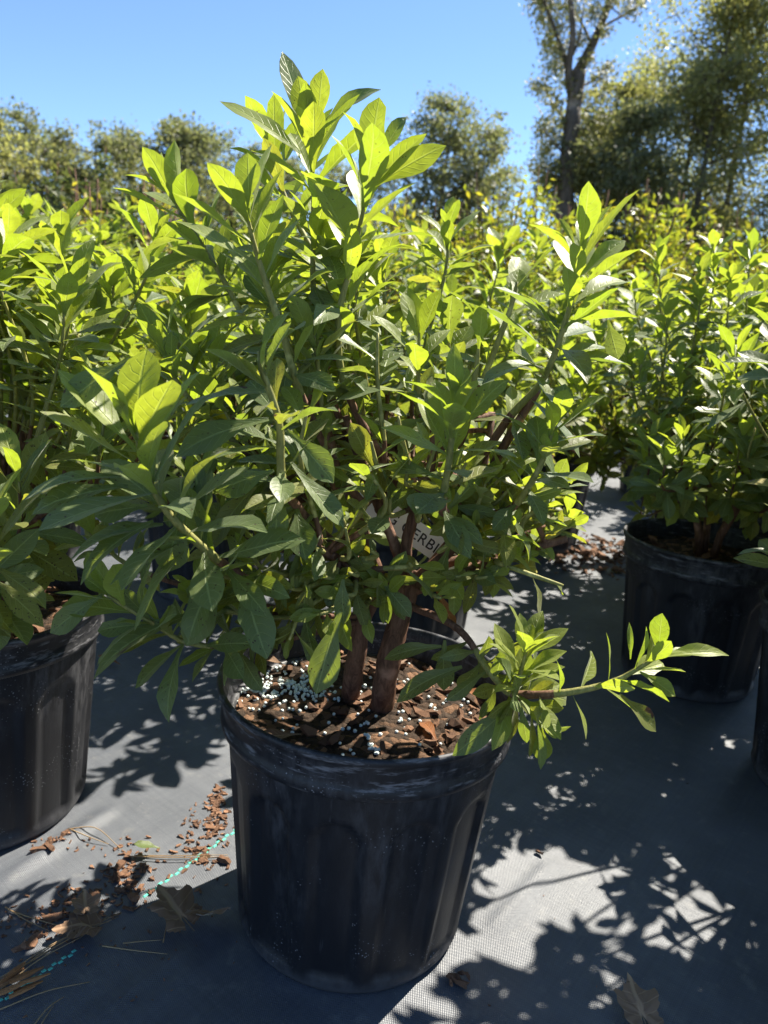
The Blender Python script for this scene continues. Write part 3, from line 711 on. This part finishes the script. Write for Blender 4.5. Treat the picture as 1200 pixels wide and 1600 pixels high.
for i in range(110):
    a = sg.uniform(0, 6.28); q = .132*math.sqrt(sg.random()); x, y = q*math.cos(a), q*math.sin(a)
    if y < -0.02 and x < 0.06 and sg.random() < .75: continue
    o = link('bark_chip', CHIPS[sg.randrange(8)], msoil); s = sg.uniform(.008, .019); o.scale = (s, s, s); o.rotation_euler = rnd_eul(sg, .6); o.location = (x, y, soil_z(x, y)+0.002)

# fallen leaves on the soil (things of their own)
def dry_leaf(loc, size, rz, label, mat='dry', shape=None, tilt=(0, 0), group=None, name='dry_leaf'):
    o = link(name, leaf_data(shape if shape is not None else sg.randrange(10), mat)); o.location = loc; o.scale = (size*1.1, size, size); o.rotation_euler = (tilt[0], tilt[1], rz)
    tag(o, label, 'leaf', group); return o
for (px, py, sz, rz, lab, sh) in ((470, 1160, .045, 2.0, 'curled brown dead leaf on soil just inside the front pot rim', 1), (680, 1165, .036, .3, 'reddish brown dead leaf against the front of the soil', 0),
                             (430, 1045, .040, 1.2, 'tan dead leaf on soil beside the white fertilizer heap', 3), (718, 1085, .034, 4.0, 'orange-brown dead leaf on the soil under the low branch', 6), (640, 1040, .038, 2.6, 'brown dead leaf lying behind the trunks on the soil', 8)):
    c = G(px, py, SOIL_Z); q = c-MP
    if math.hypot(q.x, q.y) > .115: q *= .115/math.hypot(q.x, q.y)
    dry_leaf((q.x+MP.x, q.y+MP.y, soil_z(q.x, q.y)+0.005), sz, rz, lab, 'rust' if sh in (6, 0) else 'dry', sh, (0.12, 0.1))

# plant tag
TA, TB = W(560, 772, .745), W(742, 898, .745)
td = (TB-TA); tl = td.length; td.normalize(); tn = (CAM-TA); tn = (tn-td*tn.dot(td)).normalized(); tu = tn.cross(td)
tagm = Matrix(((td.x, tu.x, tn.x, TA.x), (td.y, tu.y, tn.y, TA.y), (td.z, tu.z, tn.z, TA.z), (0, 0, 0, 1)))
hw, th = 0.0125, 0.0006
prof = [(0, -hw*.55), (.012, -hw), (tl-.004, -hw), (tl, -hw*.8), (tl, hw*.8), (tl-.004, hw), (.012, hw), (0, hw*.55)]
V = [(x, y, z) for z in (-th, th) for x, y in prof]; n = len(prof)
F = [tuple(range(n, 2*n)), tuple(reversed(range(n)))]+[(i, (i+1) % n, n+(i+1) % n, n+i) for i in range(n)]
tg = link('plant_tag', mesh('plant_tag', V, F, M['tag'], False)); tg.matrix_world = tagm
tag(tg, 'white plastic name tag with black capitals tucked among the azalea branches', 'plant tag')
cu = bpy.data.curves.new('lettering', 'FONT'); cu.body = 'G G GERBING'; cu.size = 0.0155; cu.extrude = 0.0; cu.offset = 0.0001; cu.space_character = 1.08
tmp = bpy.data.objects.new('lettering_tmp', cu); C.objects.link(tmp)
dg = bpy.context.evaluated_depsgraph_get(); me = bpy.data.meshes.new_from_object(tmp.evaluated_get(dg)); bpy.data.objects.remove(tmp)
me.materials.clear(); me.materials.append(M['ink'])
lt = link('lettering', me, tg); lt.location = (0.020, -0.0055, th+0.0003)

# ================================================================== NEIGHBOURING AZALEAS
def clipf(loc, f):
    L0 = Vector(loc); return lambda tip: f(proj(L0+tip))
LP = (-0.48, 0.85, 0)
build_shrub('potted_azalea', LP, gen_shrub(3, .34, .80, 75, .062, clip=clipf(LP, lambda q: q[0] < 330 and (q[1] < 640 or q[0] < 90) and q[1] > 240)), 'azalea whose black pot has a sunlit ribbed side, across the littered cloth', seed=1, chips=40)
RN = (0.70, 1.02, 0)
build_shrub('potted_azalea', RN, gen_shrub(4, .36, .86, 60, .064, clip=clipf(RN, lambda q: q[0] > 1130 and (q[1] < 620 or q[0] > 1230))), 'azalea beside the deeply shaded pot, only its pot edge and outer leaves showing', seed=2, thin=True)
RO = (0.74, 0.60, 0)
build_shrub('potted_azalea', RO, gen_shrub(6, .36, .86, 60, .064, clip=clipf(RO, lambda q: q[0] > 1235)), 'azalea standing just out of view whose shadow covers the open cloth', seed=4, thin=True)
RP = (0.60, 1.37, 0)
build_shrub('potted_azalea', RP, gen_shrub(5, .36, .84, 120, .052, low=.17, clip=clipf(RP, lambda q: (q[0] > 1000 or (q[1] < 560 and q[0] > 900)) and q[1] < 770)), 'shaded azalea in a black pot next to the sunlit bark heap', seed=3, chips=30, thin=True)
e1 = Vector((-.47, .14, 0)); e2 = Vector((.13, .80, 0))
k = 0
def row(origin, idx, R, top, nsh, L, label, group, nobj, seed0, zone=.085):
    for i in idx:
        g = random.Random(int(seed0+i*7)); i_ = int(round(i))
        loc = Vector(origin)+e1*i+Vector((g.uniform(-.03, .03), g.uniform(-.03, .03), 0))
        build_shrub('potted_azalea', loc, gen_shrub(seed0+i_, R*g.uniform(.92, 1.08), top*g.uniform(.95, 1.05), nsh, L, zone=zone), label, group, nobj, 6, seed0+i_, thin=True)
row(RP, (-1, 1.15, 2.1, 3.1), .33, .86, 70, .062, 'azalea in the second row, behind the front row of pots', 'second row azaleas', 300, 30)
row((.46, 2.25, 0), (-1, 0, 1, 2, 3), .34, .93, 62, .062, 'azalea in the third row, farther from the front pots', 'third row azaleas', 200, 50)
build_shrub('potted_azalea', (.90, 1.76, 0), gen_shrub(91, .34, .88, 70, .060), 'unseen azalea added for shade between the shaded pot and the third row', None, 200, 6, 91, thin=True)  # hidden shrub added to shade the open cloth strip
row((1.07, 3.15, 0), (-1, 0, 1, 2, 3, 4, 5, 6), .36, 1.02, 50, .064, 'yellow-green azalea in the fourth row of pots', 'fourth row azaleas', 120, 70)

# ================================================================== TALLER NURSERY SHRUBS BEHIND
def small_shrub(loc, R, H, n, leaf, mat, seed, label, group, yellow=False):
    g = random.Random(seed); root = link('nursery_shrub', None); root.location = loc; root.empty_display_size = .1; tag(root, label, 'shrub', group)
    V, F = [], []; lv = []
    for k in range(46):
        a = g.uniform(0, 6.28); q = g.random(); el = math.asin(q)
        tip = Vector((R*math.cos(el)*math.cos(a)*g.uniform(.6, 1.1), R*math.cos(el)*math.sin(a)*g.uniform(.6, 1.1), H*(.35+.65*math.sin(el)*g.uniform(.8, 1.08))))
        path = smooth_path([Vector((0, 0, 0.0)), Vector((tip.x*.25, tip.y*.25, tip.z*.45)), tip], 4)
        tube(V, F, path, [.008*(1-i/len(path))+.002 for i in range(len(path))], 4)
        for j in range(n//46):
            s = g.random()**.6; base = path[0].lerp(tip, .0) if s < .02 else path[min(len(path)-1, int(s*(len(path)-1)))]
            pos = base.lerp(tip, g.random()*.6)+Vector((g.gauss(0, .03), g.gauss(0, .03), g.gauss(0, .03)))
            d = Vector((g.gauss(0, 1), g.gauss(0, 1), abs(g.gauss(0.7, .6))))
            lv.append((leaf_matrix(pos, d, Vector((g.gauss(0, 1), g.gauss(0, 1), 1)), leaf*g.uniform(.7, 1.25), 1.15), g.randrange(3), 'yellow' if (yellow and g.random() < .3) else mat))
    link('stems', mesh('stems', V, F, M['bark']), root)
    mats = sorted({t for _, _, t in lv}); link('foliage', leaf_batch('foliage', lv, LT_LOW, mats), root, kind='stuff')
sgk = random.Random(77)
for i, (px, Y, ptop, R) in enumerate(((700, 4.4, 300, .42), (790, 4.2, 262, .5), (850, 4.6, 270, .42), (930, 4.8, 300, .5), (1010, 4.6, 295, .5), (1090, 4.9, 300, .5), (1190, 4.6, 305, .5), (640, 4.6, 290, .42), (1290, 4.6, 300, .5), (560, 4.9, 300, .5))):
    t = W(px, ptop, Y); small_shrub((t.x, t.y, -.01), R, t.z, 4200, .048, 'smallleaf', 300+i, 'bright yellow-green small-leaved shrub behind the azalea rows', 'yellow-green shrubs behind the azaleas', True)
for i, (px, Y, ptop, R) in enumerate(((-60, 7, 245, .9), (60, 7.5, 240, .9), (150, 7.2, 240, .8), (250, 7.6, 250, .9), (340, 7.4, 285, .8), (430, 7.5, 290, .9), (520, 8, 300, .9))):
    t = W(px, ptop, Y); small_shrub((t.x, t.y, -.01), R, t.z, 6500, .08, 'olive', 330+i, 'dull olive fine-leaved shrub in front of the distant trees', 'olive shrubs before the trees')
for i, (px, Y, ptop, R) in enumerate(((140, 3.9, 245, .22), (255, 3.6, 232, .22), (640, 3.8, 300, .25))):
    t = W(px, ptop, Y); small_shrub((t.x, t.y, -.01), R, t.z, 700, .05, 'yellow', 350+i, 'shrub with golden yellow leaf tips poking above the azaleas', 'golden-tipped shrubs')

# ================================================================== TREES
def tree(base, H, seed, label, crown, density, mat, group=None, leaf=.22, trunk_r=.3, fork=None, wide=.28, lowest=.15, nl=9000):
    g = random.Random(seed); root = link('tree', None); root.location = base; root.empty_display_size = 1; tag(root, label, 'tree', group)
    V, F = [], []; tips = []
    lead = []
    if fork:
        fz, spread = fork
        tube(V, F, smooth_path([Vector((0, 0, -.2)), Vector((.1, 0, H*fz*.5)), Vector((.0, 0, H*fz))], 5), [trunk_r*(1.15-.35*i/10) for i in range(11)], 9)
        for sgn in (-1, 1):
            top = Vector((sgn*spread, g.uniform(-.5, .5), H*(1 if sgn > 0 else .93)))
            pth = smooth_path([Vector((0, 0, H*fz*.97)), Vector((sgn*spread*.45, 0, H*(fz+.22))), top], 7); lead.append(pth)
            tube(V, F, pth, [trunk_r*.72*(1-i/len(pth))+.03 for i in range(len(pth))], 7)
    else:
        pth = smooth_path([Vector((0, 0, -.2)), Vector((g.uniform(-.3, .3), 0, H*.4)), Vector((g.uniform(-.6, .6), g.uniform(-.5, .5), H*.96))], 8); lead.append(pth)
        tube(V, F, pth, [trunk_r*(1-i/len(pth))+.03 for i in range(len(pth))], 8)
    nb = crown
    for k in range(nb):
        pth = g.choice(lead); i = g.randrange(int(len(pth)*(lowest if not fork else 0.05)), len(pth)); q = pth[i]
        f = (q.z/H); a = g.uniform(0, 6.28)
        ln = H*wide*(0.35+1.0*math.sin(math.pi*min(1, max(0.08, (f-lowest*.4)/(1.02-lowest*.4)))))*g.uniform(.5, 1.1)
        d = Vector((math.cos(a), math.sin(a), g.uniform(.15, .75))).normalized()
        tip = q+d*ln; mid = q+d*ln*.5+Vector((g.uniform(-.1, .1), g.uniform(-.1, .1), -.05))*ln
        bp = smooth_path([q, mid, tip], 4); tube(V, F, bp, [max(.02, trunk_r*.22*(1-j/len(bp))) for j in range(len(bp))], 5)
        tips += [(bp[-1], 1.0), (bp[-3], .8), (bp[-5], .6)]
        for s in range(3):
            b = bp[g.randrange(2, len(bp))]; e = b+Vector((g.gauss(0, 1), g.gauss(0, 1), g.gauss(.4, .6))).normalized()*ln*g.uniform(.2, .45)
            tube(V, F, [b, b.lerp(e, .5)+Vector((0, 0, .05)), e], [.03, .022, .012], 4); tips.append((e, .9))
    link('trunk', mesh('trunk', V, F, M['treebark']), root)
    g2 = np.random.default_rng(seed); per = max(6, int(nl*density/len(tips)))
    vs = []
    for (t, k) in tips:
        if g.random() > density*1.3: continue
        n = int(per*g.uniform(.4, 1.6)); sp = H*.030*g.uniform(.5, 1.5)
        c = np.array(t)+g2.normal(0, 1, (n, 3))*np.array([sp, sp, sp*.75])
        d = g2.normal(0, 1, (n, 3)); d /= np.linalg.norm(d, axis=1)[:, None]; e = np.cross(d, g2.normal(0, 1, (n, 3))); e /= np.linalg.norm(e, axis=1)[:, None]
        L = leaf*g2.uniform(.6, 1.3, (n, 1)); vs.append(np.stack([c-d*L*.5, c+e*L*.3, c+d*L*.5, c-e*L*.3], 1))
    A = np.concatenate(vs).reshape(-1, 3); n = len(A)//4
    me = bpy.data.meshes.new('crown'); me.vertices.add(n*4); me.vertices.foreach_set('co', A.astype(np.float32).ravel())
    me.loops.add(n*4); me.loops.foreach_set('vertex_index', np.arange(n*4, dtype=np.int32)); me.polygons.add(n); me.polygons.foreach_set('loop_start', np.arange(0, n*4, 4, dtype=np.int32))
    me.uv_layers.new(name='UVMap'); me.materials.append(M[mat]); me.update(); me.validate()
    link('crown', me, root, kind='stuff')
def at(px, ptop, Y):
    t = W(px, ptop, Y); b = Vector((t.x, t.y, -.02)); return b, t.z
def forked_tree():
    g = random.Random(5); Y = 48; b = Vector((W(880, 330, Y).x, Y, -.02)); root = link('tree', None); root.location = b; root.empty_display_size = 1
    tag(root, 'tall thin-crowned tree with a forked bare trunk rising against the sky', 'tree')
    V, F = [], []; nodes = []
    def L(pp, r0, r1, keep=True):
        P = [Vector((0, 0, 0))+(W(x, y, Y+dy)-b) for x, y, dy in pp]; P = smooth_path(P, 5)
        tube(V, F, P, [r0+(r1-r0)*i/(len(P)-1) for i in range(len(P))], 8, .06, g)
        if keep: nodes.extend(P)
    base = W(876, 420, Y)-b
    tube(V, F, smooth_path([Vector((base.x*.5, 0, -.3)), base*1.0+Vector((0, 0, 0)), W(886, 270, Y)-b, W(896, 170, Y)-b], 5), [.62-.012*i for i in range(16)], 10, .05, g)
    L([(886,270,0),(896,170,0),(905,110,0)], .50, .40); L([(905,110,0),(930,60,.5),(952,5,1),(975,-60,1)], .30, .12); L([(897,170,0),(888,110,-.5),(895,50,-1),(885,-60,-1)], .27, .12)
    L([(888,110,-.5),(872,60,-.5),(850,0,-1),(842,-40,-1)], .15, .05); L([(925,70,0),(905,30,1),(880,5,1)], .10, .04); L([(930,60,0),(945,40,0),(990,15,1),(1010,-10,1)], .10, .04)
    L([(893,200,0),(870,170,1),(850,140,1),(836,136,1)], .10, .03); L([(888,250,0),(860,215,-1),(848,200,-1)], .08, .03); L([(900,140,0),(935,120,1),(955,100,1)], .09, .03); L([(890,230,0),(915,200,1),(940,180,1)], .09, .03)
    L([(884,290,0),(862,270,-1),(845,262,-1)], .07, .03); L([(893,90,0),(905,60,-1),(912,10,-1)], .08, .03); L([(950,5,1),(965,20,1),(985,30,1)], .06, .02)
    link('trunk', mesh('trunk', V, F, M['treebark']), root)
    lv = []
    cl = [(850,15,22),(862,45,20),(845,-10,24),(872,80,18),(866,105,20),(858,70,16),(884,130,14),(905,60,16),(915,95,14),(892,20,22),(930,20,18),(945,50,12),(960,-5,20),(985,15,16),(848,140,16),(836,132,10),(868,160,14),(858,190,16),(848,205,16),(870,215,14),(852,235,18),(845,262,18),(868,262,14),(862,285,18),(905,150,12),(935,122,16),(950,105,12),(915,205,18),(938,185,18),(905,240,18),(925,260,22),(880,190,10),(900,-20,25),(870,-20,20),(1000,0,14),(905,285,20),(850,290,18)]
    for (x, y, rr) in cl:
        n = int(rr*rr*.9)
        for _ in range(n):
            P = W(x+g.gauss(0, rr*.55), y+g.gauss(0, rr*.55), Y+g.gauss(0, rr*.03))-b
            d = Vector((g.gauss(0, 1), g.gauss(0, 1), g.gauss(0, 1))).normalized(); e = d.orthogonal().normalized(); l = g.uniform(.14, .32)
            lv.append((P-d*l*.5, P+e*l*.3, P+d*l*.5, P-e*l*.3))
    V = [v for q in lv for v in q]; F = [(4*i, 4*i+1, 4*i+2, 4*i+3) for i in range(len(lv))]
    link('crown', mesh('crown', V, F, M['treeleaf'], False, None, [(0, 0)]*len(V)), root, kind='stuff')
forked_tree()
for i, (px, pt, Y, den, mat, wide) in enumerate(((965, 130, 52, .9, 'treeleaf', .22), (1040, 95, 60, .9, 'treeleaf', .2), (1010, 160, 47, .9, 'treeleafdark', .22), (1090, 100, 54, 1, 'treeleafdark', .2), (1140, -30, 50, 1, 'treeleaf', .2), (1200, -60, 52, 1, 'treeleafdark', .2), (1280, -60, 50, 1, 'treeleaf', .2), (920, 215, 62, 1, 'treeleafdark', .26))):
    b, H = at(px, pt, Y); tree(b, H, 20+i, ('lighter yellow-olive leafy tree in the wood beside the tall forked tree' if mat == 'treeleaf' else 'darker green leafy tree in the wood beside the tall forked tree'), 60, den, mat, 'lighter trees of the wood' if mat == 'treeleaf' else 'darker trees of the wood', .25, .3, None, wide, .05, 22000)
for i, (px, pt, Y) in enumerate(((700, 160, 75), (765, 205, 78))):
    b, H = at(px, pt, Y); tree(b, H, 40+i, ('rounded grey-green tree standing apart, with open sky on both sides', 'lower broad tree leaning against the rounded grey-green tree')[i], 60, 1, 'treeleafdark', None, .32, .35, None, .22, .06, 20000)
for i, (px, pt, Y, m) in enumerate(((-30, 190, 60, 'treeleaf'), (35, 178, 66, 'treeleafdark'), (95, 222, 70, 'treeleaf'), (150, 205, 68, 'treeleafdark'), (205, 230, 74, 'treeleaf'), (270, 190, 64, 'treeleafdark'), (312, 212, 66, 'treeleafdark'), (365, 235, 72, 'treeleafdark'), (430, 250, 80, 'treeleafdark'), (540, 260, 85, 'treeleafdark'), (620, 255, 85, 'treeleafdark'))):
    b, H = at(px, pt, Y); tree(b, H, 60+i, ('low yellow-olive tree in the distant tree line beyond the olive shrubs' if m == 'treeleaf' else 'low dark green tree in the distant tree line beyond the olive shrubs'), 50, 1, m, 'lighter distant trees' if m == 'treeleaf' else 'darker distant trees', .30, .28, None, .28, .05, 14000)

# ================================================================== LITTER ON THE CLOTH
lg = random.Random(17)
def ground_chip(px, py, sz, label='pine bark chip lying on the cloth between the two front pots', group='bark chips on the cloth'):
    q = G(px, py); o = link('bark_chip', CHIPS[lg.randrange(8)]); o.scale = (sz, sz, sz); o.rotation_euler = rnd_eul(lg, .25); o.location = (q.x, q.y, fab_z(q.x, q.y)+sz*.10); tag(o, label, 'bark chip', group)
path_l = [(60, 1325), (80, 1310), (100, 1300), (185, 1350), (195, 1365), (200, 1335), (205, 1372), (215, 1385), (180, 1370), (190, 1385), (150, 1395), (140, 1405), (130, 1420), (95, 1425), (85, 1430), (205, 1405), (200, 1415), (315, 1345), (320, 1335), (340, 1260), (348, 1275), (338, 1285), (345, 1250), (330, 1290), (350, 1340), (300, 1312), (310, 1322), (30, 1475), (45, 1470), (60, 1462), (75, 1330)]
for (px, py) in path_l: ground_chip(px+lg.uniform(-4, 4), py+lg.uniform(-4, 4), lg.uniform(.009, .018))
items = []
def litter(px, py, n, sx, sy, s0, s1):
    for _ in range(n):
        q = G(px+lg.gauss(0, sx), py+lg.gauss(0, sy)); items.append(((q.x, q.y, fab_z(q.x, q.y)+.0008), lg.uniform(s0, s1), rnd_eul(lg, .4), lg.randrange(8)))
litter(200, 1365, 130, 26, 26, .003, .008); litter(120, 1410, 80, 40, 16, .003, .007); litter(320, 1315, 90, 22, 24, .003, .008); litter(340, 1265, 60, 9, 22, .005, .010); litter(60, 1440, 80, 40, 14, .002, .006)
litter(80, 1315, 40, 30, 8, .003, .006); litter(180, 1480, 40, 90, 40, .002, .004); litter(600, 1300, 50, 500, 200, .001, .003)
link('bark_litter', chip_batch('bark_litter', items, M['chip']), None, kind='stuff', label='fine brown bark crumbs scattered over the cloth', category='litter')
# bark heap near the shaded pot
items = []
for i in range(70):
    px, py = 935+lg.gauss(0, 36), 868+lg.gauss(0, 15); q = G(px, py); s = lg.uniform(.018, .036); hz = .018*math.exp(-((px-940)/45)**2-((py-862)/18)**2)
    o = link('bark_chip', CHIPS[lg.randrange(8)]); o.scale = (s, s, s); o.rotation_euler = rnd_eul(lg, .5); o.location = (q.x, q.y, hz*lg.uniform(.3, 1)+s*.08); tag(o, 'brown pine bark chip in the spilled heap by the shaded pot', 'bark chip', 'spilled bark heap')
for i in range(160):
    px, py = 935+lg.gauss(0, 45), 870+lg.gauss(0, 18); q = G(px, py); items.append(((q.x, q.y, .001), lg.uniform(.006, .014), rnd_eul(lg, .5), lg.randrange(8)))
link('bark_litter', chip_batch('bark_litter', items, M['chip']), None, kind='stuff', label='small bark crumbs under the spilled heap', category='litter')
for (px, py, s, lab) in ((715, 1535, .018, 'rust-coloured bark scrap against the foot of the main pot'), (843, 1333, .008, 'tiny brown scrap on the sunlit cloth beside the main pot')):
    q = G(px, py); o = link('bark_scrap', CHIPS[3 if s > .04 else 5]); o.scale = (s, s*1.1, s*1.3); o.location = (q.x, q.y, s*.12); o.rotation_euler = (0.1, .1, 2.4); tag(o, lab, 'bark')
for k in range(6):
    q = G(705+k*5, 1533+lg.uniform(-6, 6)); o = link('bark_chip', CHIPS[k]); s = .007; o.scale = (s,)*3; o.rotation_euler = rnd_eul(lg, .8); o.location = (q.x, q.y, .002+.001*k); tag(o, 'rust bark crumb clinging to the foot of the main pot', 'bark chip', 'crumbs at the pot foot')

# lobed fallen leaves
def lobed(seed):
    g = random.Random(seed); V, F = [], []; n = 54; rings = (0.0, .3, .62, 1.0)
    lob = [(90, 1.0, 40), (140, .86, 36), (40, .88, 36), (196, .62, 34), (-16, .64, 34)]
    V.append((0, 0, 0))
    def crumple(x, y): return .16*mnoise.noise(Vector((x*2.1+seed, y*2.1, .5)))+.07*mnoise.noise(Vector((x*6, y*6+seed, 2)))+.16*(x*x)
    for k in rings[1:]:
        for i in range(n):
            a = -70+ 320*i/(n-1); rr = .42
            for la, ll, lw in lob:
                q = abs(a-la)/lw
                if q < 1: rr = max(rr, .42+(ll-.42)*(1-q)**.75*(1+.10*math.sin(q*14)))
            rr *= k*(g.uniform(.95, 1.05) if k == 1 else 1); x, y = rr*math.cos(rad(a)), rr*math.sin(rad(a)); V.append((x, y, crumple(x, y)))
    for i in range(n-1):
        F.append((0, 1+i, 2+i))
        for r_ in range(2): o_ = 1+r_*n; F.append((o_+i, o_+n+i, o_+n+i+1, o_+i+1))
    b_ = len(V); V += [(-.014, -.02, .0), (.014, -.02, .0), (.012, -.55, .06), (-.012, -.55, .06)]; F.append((b_, b_+1, b_+2, b_+3))
    return mesh('dry_leaf', V, F, M['dry'], True, None, [(v[0]*.4+.5, v[1]*.4+.5) for v in V])
for i, (px, py, sz, rz, lab, tx) in enumerate(((283, 1445, .040, 1.0, 'crumpled brown lobed leaf in the shade beside the marker stitches', .45), (330, 1440, .034, 3.2, 'grey withered lobed leaf touching the main pot foot', .6), (1000, 1597, .034, .2, 'pale tan lobed leaf lying alone on open shaded cloth', .35), (140, 1455, .034, 1.9, 'flat dull brown leaf half under the pine needles', .1), (135, 1428, .022, .5, 'pale bleached leaf scrap at the edge of the sunlit cloth', .2))):
    q = G(px, py); o = link('dry_leaf', lobed(i+3)); o.scale = (sz, sz, sz); o.rotation_euler = (tx, .15, rz); o.location = (q.x, q.y, .006+sz*.35*math.sin(tx)); tag(o, lab, 'leaf')
q = G(250, 1330); dry_leaf((q.x, q.y, .004), .03, 1.8, 'small fallen green leaf on the cloth near the marker stitches', 'mature', 3, (.35, 0), name='fallen_leaf')
q = G(188, 1042); dry_leaf((q.x, q.y, .004), .045, 1.4, 'orange-brown dead leaf lying on the cloth behind the front-row pots', 'rust', 3, (.3, .2))

# splintered bark slab
V, F = [], []
q0 = G(12, 1552)
for k in range(11):
    a = Vector((lg.uniform(-.018, .008), lg.uniform(-.010, .010), .002+.0008*k)); d = Vector((lg.uniform(.012, .026), lg.uniform(.010, .022), lg.uniform(-.003, .003)))
    tube(V, F, [a, a+d*.5, a+d], [.0014, .0022, .0006], 4, .35, lg)
o = link('bark_slab', mesh('bark_slab', V, F, M['chipor'], False)); o.location = (q0.x, q0.y, 0); tag(o, 'splintered orange bark slab on the shaded cloth by the pine needles', 'bark')
# pine needles
def needle(pts, label, group, rr=.0008):
    P = []
    for (px, py, h) in pts: q = G(px, py); P.append(Vector((q.x, q.y, fab_z(q.x, q.y)+h)))
    o0 = P[0].copy(); path = smooth_path([q-o0 for q in P], 5); V, F = [], []
    tube(V, F, path, [rr*(1-.6*i/len(path)) for i in range(len(path))], 5)
    o = link('pine_needle', mesh('pine_needle', V, F, M['needle'])); o.location = o0; tag(o, label, 'pine needle', group)
for pts in ([(8, 1415, .002), (40, 1440, .006), (75, 1452, .002)], [(15, 1420, .002), (60, 1438, .004), (118, 1452, .002)], [(195, 1338, .003), (270, 1342, .005), (357, 1338, .002)], [(210, 1336, .002), (280, 1338, .004), (356, 1335, .002)],
            [(105, 1295, .002), (150, 1298, .007), (188, 1325, .002)], [(110, 1298, .002), (140, 1310, .005), (170, 1318, .002)]):
    needle(pts, 'tan pine needle on the sunlit cloth strip', 'pine needles on the sunlit strip')
for pts in ([(0, 1535, .002), (90, 1475, .005), (190, 1425, .003)], [(0, 1528, .003), (80, 1480, .006), (175, 1428, .002)], [(0, 1545, .002), (60, 1500, .003), (130, 1460, .002)], [(0, 1575, .002), (70, 1550, .004), (140, 1532, .002)], [(52, 1600, .002), (75, 1575, .004), (100, 1555, .002)], [(60, 1605, .002), (70, 1590, .003), (84, 1568, .002)],
            [(192, 1472, .002), (220, 1470, .003), (255, 1466, .002)], [(160, 1476, .002), (210, 1484, .003), (262, 1490, .002)], [(255, 1470, .002), (262, 1440, .006), (266, 1415, .004)], [(20, 1518, .002), (110, 1468, .005), (185, 1432, .003)]):
    needle(pts, 'brown pine needle on the shaded cloth in front of the pots', 'pine needles in the shade')
print('objects', len(bpy.data.objects))
